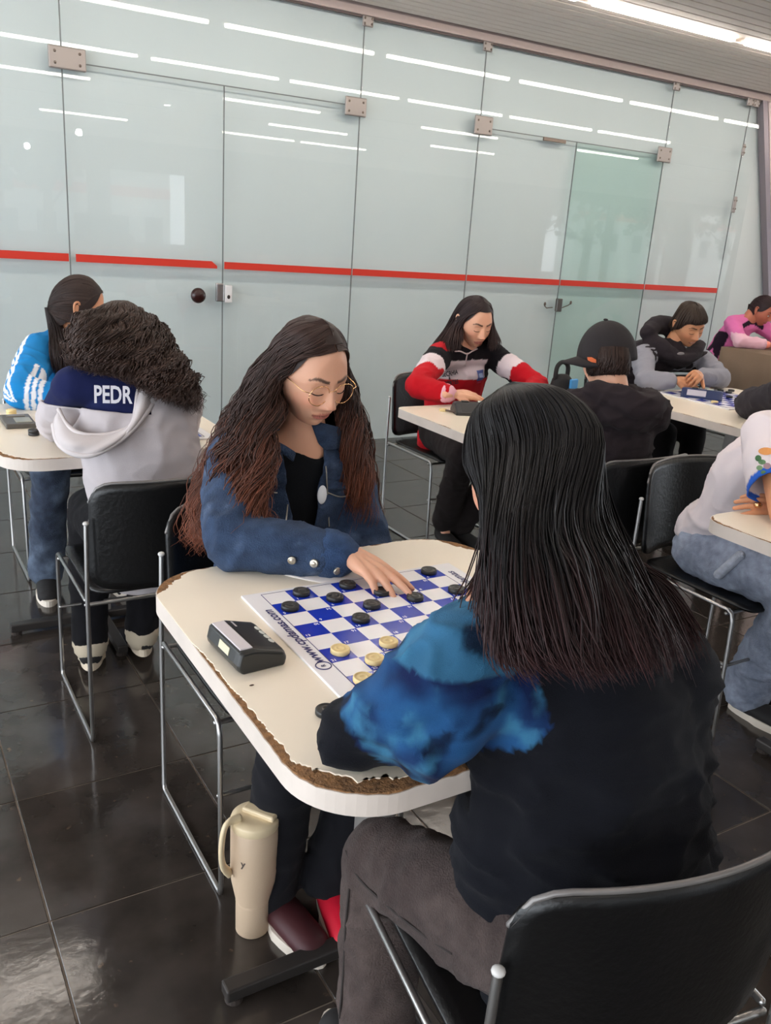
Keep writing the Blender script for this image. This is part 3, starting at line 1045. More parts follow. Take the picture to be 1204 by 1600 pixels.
# ================================================================== chairs
M_edge = mat('worn_shell_edge', (120, 116, 114), 0.35, 0.3)
def chair_parts(e):
    """stacking chair, sitter faces +y; steel rod sled on each side, black shell seat and backrest"""
    HW = 0.232
    r = 0.0062
    for s in (-1, 1):
        x = s * HW
        bm = bmesh.new()
        pts = [(x * .985, -.225, .655), (x, -.222, .45), (x, -.218, .02), (x, -.212, .008), (x, -.2, .0065), (x, .19, .0065), (x, .203, .009), (x, .206, .025), (x, .19, .40), (x, .183, .425), (x, .17, .432), (x, -.20, .432)]
        tube(bm, pts, r, 8)
        finish('sled_frame', bm, M_steel, e, True)
        bm = bmesh.new(); ellipsoid(bm, (x * .985, -.225, .657), (.0085, .0085, .006), u=12, v=8)
        finish('rod_cap', bm, mat_cap, e, True)
    bm = bmesh.new(); tube(bm, [(-HW, .185, .25), (HW, .185, .25)], .005, 8)
    finish('stretcher', bm, M_steel, e, True)
    bm = bmesh.new(); tube(bm, [(-HW, -.205, .42), (HW, -.205, .42)], .006, 8); finish('seat_rail', bm, M_steel, e, True)
    bm = bmesh.new(); tube(bm, [(-HW, .165, .418), (HW, .165, .418)], .006, 8)
    finish('seat_rail', bm, M_steel, e, True)
    # seat: thin dished shell
    bm = bmesh.new()
    nu, nv = 16, 16
    def seat(u, v):
        hx = .215 - .02 * max(0, v - .7)
        x = u * hx
        y = -.20 + v * .42
        z = .445 - .012 * (1 - u * u) * math.sin(v * PI) + (.0 if v < .85 else -.012 * ((v - .85) / .15) ** 2)
        return x, y, z
    sheet(bm, seat, nu, nv, .009, corner=.05)
    finish('seat', bm, M_blackshell, e, True)
    # backrest: curved shell, corners rounded, wrapping forward at the sides
    bm = bmesh.new()
    def back(u, v):
        x = u * .218
        y = -.255 + .055 * u * u - .028 * v + .006
        z = .462 + v * .305 - .008 * u * u * v
        return x, y, z
    sheet(bm, back, 18, 14, .009, corner=.055)
    bk = finish('backrest', bm, M_blackshell, e, True)
    # worn pale rim along the top
    bm = bmesh.new()
    pts = []
    for k in range(25):
        u = -1 + 2 * k / 24
        cu = .055 / .218
        dz = 0
        if abs(u) > 1 - cu:
            t = (abs(u) - (1 - cu)) / cu
            dz = (1 - math.sqrt(max(0, 1 - t * t))) * .055
        v = 1 - dz / .325
        x, y, z = back(u * .999, v)
        pts.append((x, y - .001, z + .0035))
    tube(bm, pts, .0042, 6)
    finish('rim', bm, M_edge, bk, True)
mat_cap = mat('rod_cap_white', (205, 203, 200), 0.3)
def sheet(bm, fn, nu, nv, th, corner=0.0):
    """parametric thin shell u in -1..1, v in 0..1 with rounded corners"""
    g0 = []; 
    def rounded(u, v):
        # squeeze towards a rounded rectangle
        if corner <= 0: return u, v
        w_, h_ = .43, .36
        px, pz = u * w_ / 2, (v - .5) * h_
        cx, cz = w_ / 2 - corner, h_ / 2 - corner
        ax, az = abs(px), abs(pz)
        if ax > cx and az > cz:
            dx, dz = (ax - cx) / corner, (az - cz) / corner
            m = max(dx, dz); l = math.hypot(dx, dz)
            if l > 1e-6:
                dx, dz = dx * m / l, dz * m / l
            ax, az = cx + dx * corner, cz + dz * corner
        return math.copysign(ax, px) / (w_ / 2), math.copysign(az, pz) / h_ + .5
    P = [[V(fn(*rounded(-1 + 2 * i / nu, j / nv))) for i in range(nu + 1)] for j in range(nv + 1)]
    N = [[None] * (nu + 1) for _ in range(nv + 1)]
    for j in range(nv + 1):
        for i in range(nu + 1):
            a = P[j][min(i + 1, nu)] - P[j][max(i - 1, 0)]; b = P[min(j + 1, nv)][i] - P[max(j - 1, 0)][i]
            n = a.cross(b)
            N[j][i] = n.normalized() if n.length > 1e-9 else V((0, 0, 1))
    A = [[bm.verts.new(P[j][i] + N[j][i] * th / 2) for i in range(nu + 1)] for j in range(nv + 1)]
    B = [[bm.verts.new(P[j][i] - N[j][i] * th / 2) for i in range(nu + 1)] for j in range(nv + 1)]
    for j in range(nv):
        for i in range(nu):
            bm.faces.new((A[j][i], A[j][i + 1], A[j + 1][i + 1], A[j + 1][i]))
            bm.faces.new((B[j][i], B[j + 1][i], B[j + 1][i + 1], B[j][i + 1]))
    rim = [(0, i) for i in range(nu)] + [(j, nu) for j in range(nv)] + [(nv, i) for i in range(nu, 0, -1)] + [(j, 0) for j in range(nv, 0, -1)]
    for k in range(len(rim)):
        j, i = rim[k]; j2, i2 = rim[(k + 1) % len(rim)]
        bm.faces.new((A[j][i], B[j][i], B[j2][i2], A[j2][i2]))
chair0 = empty('stacking_chair')
chair_parts(chair0)
def chair(x, y, rz, label, first=[True]):
    if first[0]:
        e = chair0; first[0] = False
    else:
        e = copy_tree(chair0)
    e.location = (x, y, 0); e.rotation_euler = (0, 0, rz)
    tag(e, label, 'chair', 'black stacking chairs')
    return e
chair(0.67, 2.405, 0, 'black shell chair under the person in the pale grey hoodie at the left')
chair(0.785, 1.68, PI, 'black shell chair under the long-haired person in the denim jacket')
chair(0.79, 0.74, math.radians(-9), 'black shell chair in the bottom right corner, its backrest nearest the camera')
chair(2.42, 3.36, PI, 'black chair under the person in the red black and white sweatshirt')
chair(2.225, 2.185, 0, 'black chair under the person in a black cap, its backrest towards the camera')
chair(2.345, 1.63, PI, 'black shell chair at the right under the person in the white T-shirt')
chair(0.70, 3.62, PI, 'black chair under the person in the blue jacket, mostly hidden')
chair(3.72, 3.4, PI, 'black chair under the person in the dark padded vest, hidden by the table')
chair(3.46, 1.98, 0, 'black chair under the person in a dark cap at the right edge')

# ================================================================== tables
M_lam = mat('cream_laminate', (240, 229, 210), 0.3, var=0.02, vscale=5, spec=0.4)
M_band = mat('worn_edge_band', (214, 202, 192), 0.45, var=0.07, vscale=12)
M_chip = mat('chipboard', (140, 100, 62), 0.9, bump=0.9, bscale=160, var=0.4, vscale=70)
M_leg = mat('table_pedestal_metal', (66, 62, 60), 0.4, 0.5)
M_legpale = mat('table_column_metal', (160, 156, 152), 0.4, 0.6)
def rrect(w_, h_, r, n=12):
    out = []
    for cx, cy, a0 in ((w_ / 2 - r, h_ / 2 - r, 0), (-w_ / 2 + r, h_ / 2 - r, 90), (-w_ / 2 + r, -h_ / 2 + r, 180), (w_ / 2 - r, -h_ / 2 + r, 270)):
        for k in range(n + 1):
            a = math.radians(a0 + 90 * k / n)
            out.append((cx + r * math.cos(a), cy + r * math.sin(a)))
    return out
def dense(poly, step):
    out = []
    for k in range(len(poly)):
        a, b = poly[k], poly[(k + 1) % len(poly)]
        L = math.hypot(b[0] - a[0], b[1] - a[1]); m = max(1, int(L / step))
        for q in range(m): out.append((a[0] + (b[0] - a[0]) * q / m, a[1] + (b[1] - a[1]) * q / m))
    return out
def table(x0, x1, y0, y1, label, chips, r=.12, seed=1, z=.762, rz=0.0, column=None):
    """chips: list of (px, py, radius along the edge, depth) in table coordinates"""
    cx, cy = (x0 + x1) / 2, (y0 + y1) / 2
    e = empty('table', (cx, cy, 0), rz)
    tag(e, label, 'table', 'cream-topped square tables')
    w_, h_ = x1 - x0, y1 - y0
    th = .036
    poly = rrect(w_ - .004, h_ - .004, r - .002, 14)
    bm = bmesh.new(); prism(bm, poly, z - th + .001, z - .0022); o = finish('core_board', bm, M_chip, e)
    # edge band: a ring around the core
    d0 = dense(rrect(w_, h_, r, 14), .012)
    di = dense(rrect(w_ - .0036, h_ - .0036, r - .0018, 14), .012)
    rd = random.Random(seed)
    bm = bmesh.new()
    rings = []
    n = len(d0)
    def chipf(x, y):
        m = 0.0
        for (px, py, rad, dep) in chips:
            d_ = math.hypot(x - px, y - py)
            if d_ < rad: m = max(m, dep * (1 - (d_ / rad) ** 2.5))
        return m
    vs = []
    for k, (x, y) in enumerate(d0):
        ch = chipf(x, y)
        top = z - .0015 - (.004 * min(1, ch / .02) if ch > 0 else 0) * rd.uniform(.4, 1.2)
        L = math.hypot(x, y); ix, iy = x * (1 - .0022 / L), y * (1 - .0022 / L)
        vs.append((bm.verts.new((x, y, z - th)), bm.verts.new((x, y, top)), bm.verts.new((ix, iy, top)), bm.verts.new((ix, iy, z - th))))
    for k in range(n):
        a, b = vs[k], vs[(k + 1) % n]
        for q in range(4):
            bm.faces.new((a[q], b[q], b[(q + 1) % 4], a[(q + 1) % 4]))
    bmesh.ops.recalc_face_normals(bm, faces=bm.faces)
    finish('edge_band', bm, M_band, e)
    # laminate with its broken outline
    dd = dense(rrect(w_, h_, r, 20), .004)
    pts = []
    for x, y in dd:
        ch = chipf(x, y)
        if ch > 0:
            L = math.hypot(x, y)
            j = .35 * noise.noise(V((x * 60 + seed, y * 60, 0))) + .3 * noise.noise(V((x * 170, y * 170, seed)))
            ch = max(0, ch * (1 + j)) + .0015 * rd.random()
            x -= x / L * ch; y -= y / L * ch
        else:
            x *= .9985; y *= .9985
        pts.append((x, y))
    bm = bmesh.new(); prism(bm, pts, z - .0022, z)
    bmesh.ops.triangulate(bm, faces=[f for f in bm.faces if len(f.verts) > 4])
    finish('laminate_top', bm, M_lam, e)
    # pedestal
    colx, coly = column if column else (0, 0)
    bm = bmesh.new(); add_box(bm, (colx - .03, coly - .03, .05), (colx + .03, coly + .03, z - th - .012), .004)
    finish('column', bm, M_legpale, e)
    for nm, lo, hi in (('foot_bar', (colx - .31, coly - .018, .012), (colx + .31, coly + .018, .040)), ('foot_bar', (colx - .018, coly - .31, .012), (colx + .018, coly + .31, .039))):
        bm = bmesh.new(); add_box(bm, lo, hi, .004); finish(nm, bm, M_leg, e)
    bm = bmesh.new(); add_box(bm, (colx - .22, coly - .02, z - th - .014), (colx + .22, coly + .02, z - th + .001), .002); add_box(bm, (colx - .02, coly - .22, z - th - .014), (colx + .02, coly + .22, z - th + .001), .002)
    finish('top_bracket', bm, M_leg, e)
    for q in ((colx - .29, coly), (colx + .29, coly), (colx, coly - .29), (colx, coly + .29)):
        bm = bmesh.new(); lathe(bm, [(0, 0), (.018, 0), (.018, .012), (0, .012)], 14, (q[0], q[1], 0)); finish('glide', bm, M_dark, e)
    return e
W2, H2 = .72 / 2, .785 / 2
table(.410, 1.135, .757, 1.545, 'chipped cream table at the centre of the photo, carrying the large checkered board',
      [(-.365, -.02, .11, .006), (-.365, -.16, .12, .012), (-.36, -.26, .11, .016), (-.30, -.36, .12, .032), (-.18, -.40, .12, .026), (-.06, -.4, .08, .014), (-.33, .36, .07, .022), (-.26, .39, .06, .010),
       (.05, .392, .09, .008), (.16, .392, .07, .010), (.28, .385, .08, .010), (.345, .33, .06, .028), (.1, .392, .12, .005)], seed=4, column=(-.0, .06))
table(.285, 1.0, 2.46, 3.245, 'cream table at the left edge under the calculator-like clock',
      [(-.34, -.33, .10, .016), (-.25, -.392, .10, .008), (-.12, -.392, .08, .004)], seed=9, column=(.0, .12))
table(1.80, 2.52, 2.24, 2.90, 'cream table in front of the person in the red sweatshirt',
      [(-.36, .1, .1, .004), (-.36, -.02, .06, .006)], r=.04, seed=12)
table(3.03, 3.95, 2.15, 2.99, 'cream table in front of the person in the padded vest, with the blue clock',
      [(-.46, -.1, .1, .006), (-.46, -.3, .06, .010), (-.46, .1, .08, .005)], r=.05, seed=15)
table(1.865, 2.58, .64, 1.425, 'cream table corner at the right edge beside the person in the white T-shirt',
      [(-.358, .33, .09, .010), (-.358, .2, .10, .008)], r=.06, seed=20)

# ================================================================== the board in play
M_paper = mat('board_white', (238, 236, 238), 0.22, spec=0.45)
M_blue = mat('board_blue', (24, 52, 176), 0.16, spec=0.5, var=0.05, vscale=20)
M_ink = mat('navy_ink', (24, 26, 96), 0.4)
M_white_ink = mat('white_ink', (235, 238, 250), 0.4)
BZ = .762
BX, BY, SQ = .5842, 1.3644, .048
board = empty('checkers_board', (BX + 4 * SQ, BY - 4 * SQ, BZ))
tag(board, 'white and blue checkered playing board on the chipped table at the centre', 'game board')
def bpt(i, j): return (-4 * SQ + i * SQ, 4 * SQ - j * SQ)
bm = bmesh.new()
lo = V((.549 - BX - 4 * SQ, .940 - BY + 4 * SQ, 0)); hi = V((1.015 - BX - 4 * SQ, 1.376 - BY + 4 * SQ, .005))
add_box(bm, lo, hi, .001, seg=1)
finish('board_sheet', bm, M_paper, board)
bm = bmesh.new()
add_box(bm, (0, 0, 0), (SQ, SQ, .0006))
bmesh.ops.translate(bm, verts=bm.verts, vec=(0, -SQ, 0))
me_sq = bpy.data.meshes.new('blue_square'); bm.to_mesh(me_sq); bm.free(); me_sq.materials.append(M_blue)
bm = bmesh.new(); add_box(bm, (0, 0, 0), (SQ, SQ, .0004)); bmesh.ops.translate(bm, verts=bm.verts, vec=(0, -SQ, 0))
me_sw = bpy.data.meshes.new('white_square'); bm.to_mesh(me_sw); bm.free(); me_sw.materials.append(M_paper)
num = 1
digits = bmesh.new()
for j in range(8):
    for i in range(8):
        x, y = bpt(i, j)
        bl = (i + j) % 2 == 1
        o = bpy.data.objects.new('blue_square' if bl else 'white_square', me_sq if bl else me_sw)
        link(o); o.parent = board; o.location = (x, y, .005)
        if bl:
            t = text_bm(str(num), .0095, True)
            merge_bm(digits, t, Matrix.Translation((x + .0075, y - SQ + .0065, .0058)))
            t = text_bm(str(33 - num), .0095, True)
            merge_bm(digits, t, Matrix.Translation((x + SQ - .0075, y - .0065, .0058)) @ Matrix.Rotation(PI, 4, 'Z'))
            num += 1
o = finish('square_numbers', digits, M_white_ink, board); o['kind'] = 'stuff'
bm = bmesh.new()
for a, b in (((0, 0), (8, 0)), ((8, 0), (8, 8)), ((0, 8), (8, 8)), ((0, 0), (0, 8))):
    xa, ya = bpt(*a); xb, yb = bpt(*b)
    x0_, x1_ = sorted((xa, xb)); y0_, y1_ = sorted((ya, yb))
    add_box(bm, (x0_ - .0004, y0_ - .0004, .0048), (x1_ + .0004, y1_ + .0004, .0058))
finish('border_line', bm, M_ink, board)
t = text_bm('www.cpdamas.com', .0245, True, 1.12)
x, y = bpt(0, 4)
mt = Matrix.Translation((x - .0155, y + .021, .0054)) @ Matrix.Rotation(PI / 2, 4, 'Z') @ Matrix(((1, -.0, 0, 0), (0, 1, 0, 0), (0, 0, 1, 0), (0, 0, 0, 1)))
for v in t.verts: v.co.x += v.co.y * .2
bmesh.ops.transform(t, matrix=mt, verts=t.verts)
finish('lettering', t, M_ink, board)
t = text_bm('www.cpdamas', .0245, True, 1.12)
for v in t.verts: v.co.x += v.co.y * .2
bmesh.ops.transform(t, matrix=Matrix.Translation((bpt(8, 4)[0] + .0195, y + .082, .0054)) @ Matrix.Rotation(PI / 2, 4, 'Z'), verts=t.verts)
finish('lettering', t, M_ink, board)
bm = bmesh.new()
cpt = (x - .0155, y - .098, .0055)
tube(bm, [(cpt[0] + .0125 * math.cos(a), cpt[1] + .0125 * math.sin(a), .0054) for a in np.linspace(0, 2 * PI, 33)], .0009, 6, caps=False)
t = text_bm('R', .011, True); merge_bm(bm, t, Matrix.Translation(cpt) @ Matrix.Rotation(PI / 2, 4, 'Z'))
finish('round_mark', bm, M_ink, board)

# ---- playing pieces
def piece_mesh(name, m):
    bm = bmesh.new()
    R, h = .0162, .0092
    lathe(bm, [(0, 0), (R * .93, 0), (R, .0012), (R, h - .0014), (R * .94, h - .0002), (R * .86, h), (R * .80, h - .0016), (R * .52, h - .0018), (R * .46, h - .0004), (R * .36, h - .0004), (R * .30, h - .0016), (0, h - .0018)], 36)
    me = bpy.data.meshes.new(name); bm.to_mesh(me); bm.free()
    me.polygons.foreach_set('use_smooth', [True] * len(me.polygons)); me.materials.append(m)
    return me
M_pb = mat('black_piece_plastic', (38, 38, 38), 0.38)
M_pw = mat('cream_piece_plastic', (232, 208, 150), 0.38)
me_b, me_w = piece_mesh('playing_piece', M_pb), piece_mesh('playing_piece', M_pw)
def pc(x, y, z, me, label, grp):
    o = bpy.data.objects.new('playing_piece', me); link(o)
    o.location = (x, y, z)
    tag(o, label, 'game piece', grp)
    return o
PZ = BZ + .0056
for (i, j), lab in {
    (1.46, .53): 'black piece in the far row of the board, nearest its left corner',
    (.5, 1.6): 'black piece by the left edge of the board, beside the end of the web address',
    (3.5, .53): 'black piece in the far row under the denim cuff',
    (2.45, 1.47): 'black piece in the second row, below the piece under the cuff',
    (4.45, 1.65): 'black piece under the little finger of the reaching hand',
    (3.45, 2.6): 'black piece just below the reaching hand, between two white squares',
    (2.48, 3.5): 'black piece nearest the cream pieces',
    (5.4, 2.62): 'black piece under the fingertips of the reaching hand',
    (7.45, .48): 'black piece alone in the far right corner of the board',
    (7.4, 2.6): 'black piece half hidden by the dark hair at the right of the board'}.items():
    pc(BX + i * SQ, BY - j * SQ, PZ, me_b, lab, 'black pieces on the central board')
for (i, j), lab in {
    (.6, 5.45): 'cream piece by the left margin beside the round mark',
    (2.42, 5.6): 'cream piece farthest right, closest to the black piece',
    (1.35, 6.5): 'cream piece in the middle, just above the blue sleeve',
    (.36, 7.5): 'cream piece half hidden by the blue sleeve in the near row'}.items():
    pc(BX + i * SQ, BY - j * SQ, PZ, me_w, lab, 'cream pieces on the central board')
pc(.513, .953, BZ, me_b, 'black piece off the board on the table beside the elbow', 'black pieces on the central board')
# pen across the board
bm = bmesh.new(); a, b = atZ(640, 984, BZ + .0095), atZ(690, 963, BZ + .0095)
tube(bm, [a, a + (b - a) * .12, a + (b - a) * .14, b + (b - a) * 1.2], [.0008, .0032, .004, .004], 10)
o = finish('pen', bm, M_pb, None, True); tag(o, 'black pen lying across the board, its tip showing beside the blue sleeve', 'pen')

# ---- digital game clock, black wedge
M_clk = mat('clock_black_plastic', (42, 43, 42), 0.3)
M_clkface = mat('pale_display_strip', (205, 198, 202), 0.4)
M_clkbtn = mat('pale_buttons', (205, 208, 200), 0.35)
def wedge(bm, L, prof):
    """profile in (y, z) swept along x, inset at the ends"""
    rings = []
    for x, k in ((-L / 2, .90), (-L / 2 + .006, .98), (-L / 2 + .016, 1.0), (L / 2 - .016, 1.0), (L / 2 - .006, .98), (L / 2, .90)):
        cy = sum(p[0] for p in prof) / len(prof)
        rings.append([bm.verts.new((x, cy + (y - cy) * k, z if z < .003 else z * (k if k < 1 else 1))) for y, z in prof])
    n = len(prof)
    for A, B in zip(rings, rings[1:]):
        for k in range(n): bm.faces.new((A[k], A[(k + 1) % n], B[(k + 1) % n], B[k]))
    bm.faces.new(rings[0]); bm.faces.new(list(reversed(rings[-1])))
    bmesh.ops.recalc_face_normals(bm, faces=bm.faces)
# long axis runs away from the camera along +y, slope with display faces -x.. ; built along x then turned
clk = empty('game_clock', (.474, 1.168, BZ), math.radians(90 + 4))
tag(clk, 'black wedge-shaped game clock with a pale strip on top, beside the central board', 'clock')
bm = bmesh.new()
prof = [(-.044, 0), (.034, 0), (.040, .008), (.041, .016), (.037, .034), (.034, .038), (.012, .0388), (.007, .0380), (-.042, .024), (-.047, .012)]
wedge(bm, .124, prof)
body = finish('clock_body', bm, M_clk, clk)
bv = body.modifiers.new('b', 'BEVEL'); bv.width = .003; bv.segments = 2; bv.limit_method = 'ANGLE'; bv.angle_limit = .5
bm = bmesh.new(); add_box(bm, (-.053, .0120, .0370), (.053, .0335, .0400), .001, seg=1); finish('top_strip', bm, M_clkface, body)
def on_slope(bm, p0, p1, x0, x1, a, b, h):
    """quad box on the slope between profile points p0 and p1, from fraction a to b"""
    u = V((0, p1[0] - p0[0], p1[1] - p0[1])); n = V((1, 0, 0)).cross(u).normalized()
    if n.z < 0: n = -n
    P0 = V((0, p0[0], p0[1])) + u * a; P1 = V((0, p0[0], p0[1])) + u * b
    q = [V((x0, 0, 0)) + P0, V((x1, 0, 0)) + P0, V((x1, 0, 0)) + P1, V((x0, 0, 0)) + P1]
    A = [bm.verts.new(p - n * .002) for p in q]; B = [bm.verts.new(p + n * h) for p in q]
    bm.faces.new(A); bm.faces.new(B)
    for k in range(4): bm.faces.new((A[k], A[(k + 1) % 4], B[(k + 1) % 4], B[k]))
    bmesh.ops.recalc_face_normals(bm, faces=bm.faces)
bm = bmesh.new(); on_slope(bm, (.041, .016), (.037, .034), -.026, .010, .15, .85, .0012); finish('label_sticker', bm, mat('cream_sticker', (206, 200, 172), 0.5), body)
bm = bmesh.new(); on_slope(bm, (-.042, .024), (.007, .038), .030, .050, .84, .90, .0006); finish('mark', bm, M_clkface, body)
for k in range(4):
    bm = bmesh.new()
    u = V((0, .049, .014)).normalized(); n = V((0, -.014, .049)).normalized()
    c = V((-.024 + k * .0165, -.042, .024)) + u * .008
    R = Matrix(((1, 0, 0), (0, u.y, n.y), (0, u.z, n.z)))
    ellipsoid(bm, c + n * .001, (.0075, .0045, .0016), R, 14, 8)
    finish('button', bm, M_clkbtn, body, True)
# a dark speck and a paint chip on the table top
bm = bmesh.new(); q = atZ(393, 1071, BZ); ellipsoid(bm, (q.x, q.y, BZ + .0004), (.004, .002, .0009), u=8, v=6)
o = finish('crumb', bm, mat('dark_crumb', (70, 50, 38), .9)); tag(o, 'small dark crumb on the table beside the black clock', 'crumb')
# sheet of paper under the denim arm
bm = bmesh.new()
ln = [atZ(400, 878, BZ), atZ(425, 893, BZ), atZ(470, 905, BZ), atZ(520, 914, BZ), atZ(545, 915, BZ)]
P1 = catmull([tuple(p) for p in ln], 24)
rows = []
for i, p in enumerate(P1):
    t = i / 23
    rows.append([bm.verts.new((p[0] + dx * .10 * (1 - .2 * t) + 0.0, p[1] + dx * .12 * (1 - t * .6), BZ + .001 + .006 * math.sin(min(1, dx * 3) * PI / 2) * math.sin(t * PI * .95 + .1))) for dx in (0, .03, .08, .16, .3, .6, 1)])
for a, b in zip(rows, rows[1:]):
    for k in range(6): bm.faces.new((a[k], b[k], b[k + 1], a[k + 1]))
o = finish('paper_sheet', bm, mat('white_paper', (240, 232, 228), 0.7), None, True)
sd = o.modifiers.new('s', 'SOLIDIFY'); sd.thickness = .0014
tag(o, 'curled white sheet of paper under the denim sleeve', 'paper')

# ---- steel tumbler on the floor
M_tum = mat('cream_powder_coat', (196, 172, 146), 0.5, bump=.1, bscale=500)
M_lid = mat('cream_lid_plastic', (222, 202, 166), 0.35)
tb = atZ(383, 1462, 0)
tum = empty('tumbler', (tb.x + .022, tb.y + .015, 0), math.radians(35))
tag(tum, 'tall cream tumbler with a lid standing on the floor under the table', 'bottle')
bm = bmesh.new()
lathe(bm, [(0, 0), (.033, 0), (.0355, .003), (.0362, .075), (.0366, .0765), (.0362, .078), (.0372, .085), (.046, .13), (.0485, .16), (.0490, .262), (.0475, .264), (0, .264)], 48)
b_ = finish('tumbler_body', bm, M_tum, tum, True)
bm = bmesh.new()
lathe(bm, [(.0480, .262), (.0495, .265), (.0497, .278), (.048, .283), (.030, .284), (0, .284)], 48)
li = finish('lid', bm, M_lid, tum, True)
bm = bmesh.new(); add_box(bm, (-.004, -.044, .281), (.020, .03, .294), .004); 
finish('flip_lock', bm, M_lid, li)
bm = bmesh.new(); add_box(bm, (.026, -.034, .282), (.040, .028, .2865), .002); finish('straw_gate', bm, M_lid, li)
bm = bmesh.new()
tube(bm, [(-.030, .018, .289), (-.050, .030, .288), (-.061, .034, .272), (-.068, .034, .23), (-.062, .033, .19), (-.048, .028, .165)], [.006] * 6, 10, n=24, side=(0.45, -.9, 0), flat=1.8)
finish('handle', bm, M_lid, tum, True)
bm = bmesh.new(); 
for k in range(2):
    a = math.radians(218 + k * 0)
t = text_bm('y', .022, True)
for v in t.verts:
    a = math.radians(186) + v.co.x / .049
    v.co = V((.0492 * math.cos(a), .0492 * math.sin(a), .20 + v.co.y))
merge_bm(bm, t)
finish('small_mark', bm, mat('grey_mark', (86, 74, 68), .6), b_)

# ---- things on the other tables
def small_clock(x, y, z, rz, col, face, label, L=.15):
    e = empty('game_clock', (x, y, z), rz)
    tag(e, label, 'clock')
    bm = bmesh.new()
    wedge(bm, L, [(-.05, 0), (.05, 0), (.052, .012), (.02, .045), (-.01, .045), (-.052, .012)])
    b = finish('clock_body', bm, mat('clock_shell', col, .35), e)
    bm = bmesh.new(); on_slope(bm, (-.052, .012), (-.01, .045), -L * .36, L * .1, .15, .85, .001)
    finish('display', bm, mat('clock_display', face, .4), b)
    for k in range(2):
        bm = bmesh.new(); add_box(bm, (-.05 + k * .07, -.004, .0445), (-.02 + k * .07, .014, .050), .002, seg=1); finish('button', bm, M_clkbtn if k else M_clk, b)
    return e
small_clock(.0, 0, 0, 0, (34, 50, 92), (196, 192, 205), 'navy blue game clock with a pale display on the far table', .19)
o = [x for x in S.collection.objects if x.name.startswith('game_clock')][-1]
q = atZ(1095, 622, .765); o.location = (q.x, q.y, .762); o.rotation_euler = (0, 0, math.radians(-52))
small_clock(.0, 0, 0, 0, (48, 48, 50), (40, 40, 42), 'black game clock on the table in front of the person in the red sweatshirt', .16)
o = [x for x in S.collection.objects if x.name.startswith('game_clock')][-1]
q = atZ(738, 645, .765); o.location = (q.x, q.y, .762); o.rotation_euler = (0, 0, math.radians(-20))
# flat digital clock on the left table
q = atZ(28, 662, .762)
fc = empty('digital_timer', (q.x, q.y, .762), math.radians(90))
tag(fc, 'flat grey digital timer lying on the left table', 'timer')
bm = bmesh.new(); add_box(bm, (-.075, -.045, 0), (.075, .045, .016), .004); b = finish('timer_body', bm, mat('timer_shell', (84, 80, 74), .4), fc)
bm = bmesh.new(); add_box(bm, (-.055, -.036, .0155), (.012, .012, .018), .002); finish('display', bm, mat('timer_lcd', (160, 158, 140), .3), b)
bm = bmesh.new(); add_box(bm, (.03, -.028, .0155), (.06, .028, .019), .003); finish('button_panel', bm, mat('timer_buttons', (120, 114, 104), .4), b)
q = atZ(53, 680, .762)
pc(q.x, q.y, .762, me_b, 'black piece on the left table beside the flat timer', 'black pieces on the left table')
q2 = atZ(51, 676, .762); pc(q.x, q.y, .762 + .0092, me_b, 'upper black piece of the pair stacked on the left table', 'black pieces on the left table')
for k in range(2):
    q = atZ(18 , 648, .762); pc(q.x, q.y, .762 + .0092 * k, me_w, ['lower', 'upper'][k] + ' cream piece of the pair stacked behind the flat timer on the left table', 'cream pieces on the left table')
def mini_board(x0, y0, x1, y1, z, label, blue=(90, 90, 170)):
    e = empty('checkers_board', ((x0 + x1) / 2, (y0 + y1) / 2, z)); tag(e, label, 'game board')
    w_, h_ = x1 - x0, y1 - y0
    bm = bmesh.new(); add_box(bm, (-w_ / 2, -h_ / 2, 0), (w_ / 2, h_ / 2, .005), .001, seg=1); finish('board_sheet', bm, M_paper, e)
    s = min(w_, h_) * .86 / 8
    bm = bmesh.new(); add_box(bm, (0, 0, 0), (s, s, .0006)); me = bpy.data.meshes.new('blue_square'); bm.to_mesh(me); bm.free(); me.materials.append(M_blue)
    for i in range(8):
        for j in range(8):
            if (i + j) % 2:
                o = bpy.data.objects.new('blue_square', me); link(o); o.parent = e; o.location = (-4 * s + i * s, -4 * s + j * s, .005)
    bm = bmesh.new()
    for a in (-4.15, 4.1): add_box(bm, (a * s, -4.15 * s, .0048), (a * s + .002, 4.15 * s, .0057)); add_box(bm, (-4.15 * s, a * s, .0048), (4.15 * s, a * s + .002, .0057))
    finish('border_line', bm, M_ink, e)
    return s
q = atZ(82, 672, .762)
mini_board(q.x, 2.56, q.x + .45, 3.0, .762, 'checkered board on the left table, mostly hidden behind the grey hoodie')
q = atZ(1128, 640, .762)
s_ = mini_board(q.x + .02, q.y - .02, q.x + .45, q.y + .42, .762, 'checkered board with black pieces in front of the person in the padded vest')
n_ = 0
for (px, py), lab in (((1102, 612), 'reddish dark piece beside the navy clock'), ((1114, 611), 'dark piece at the left of the far board'), ((1118, 618), 'dark piece just below the first one on the far board'), ((1138, 613), 'dark piece in the middle of the far board'), ((1142, 610), 'dark piece behind the middle one on the far board'), ((1139, 620), 'dark piece beside the dark cap on the far board'), ((1125, 610), 'dark piece far back on the far board')):
    q = atZ(px, py, .772); pc(q.x, q.y, .7676 if n_ else .762, me_b, lab, 'dark pieces on the far board'); n_ += 1
q = atZ(1116, 628, .772); pc(q.x, q.y, .7676, me_w, 'cream piece near the edge of the far board', 'cream pieces on the far board')
q = atZ(692, 641, .765); pc(q.x, q.y, .762, me_w, 'cream piece at the left end of the black clock by the red sleeve', 'cream pieces on the middle table')
q = atZ(735, 634, .765); pc(q.x, q.y, .762, me_b, 'black piece behind the black clock on the middle table', 'black pieces on the middle table')
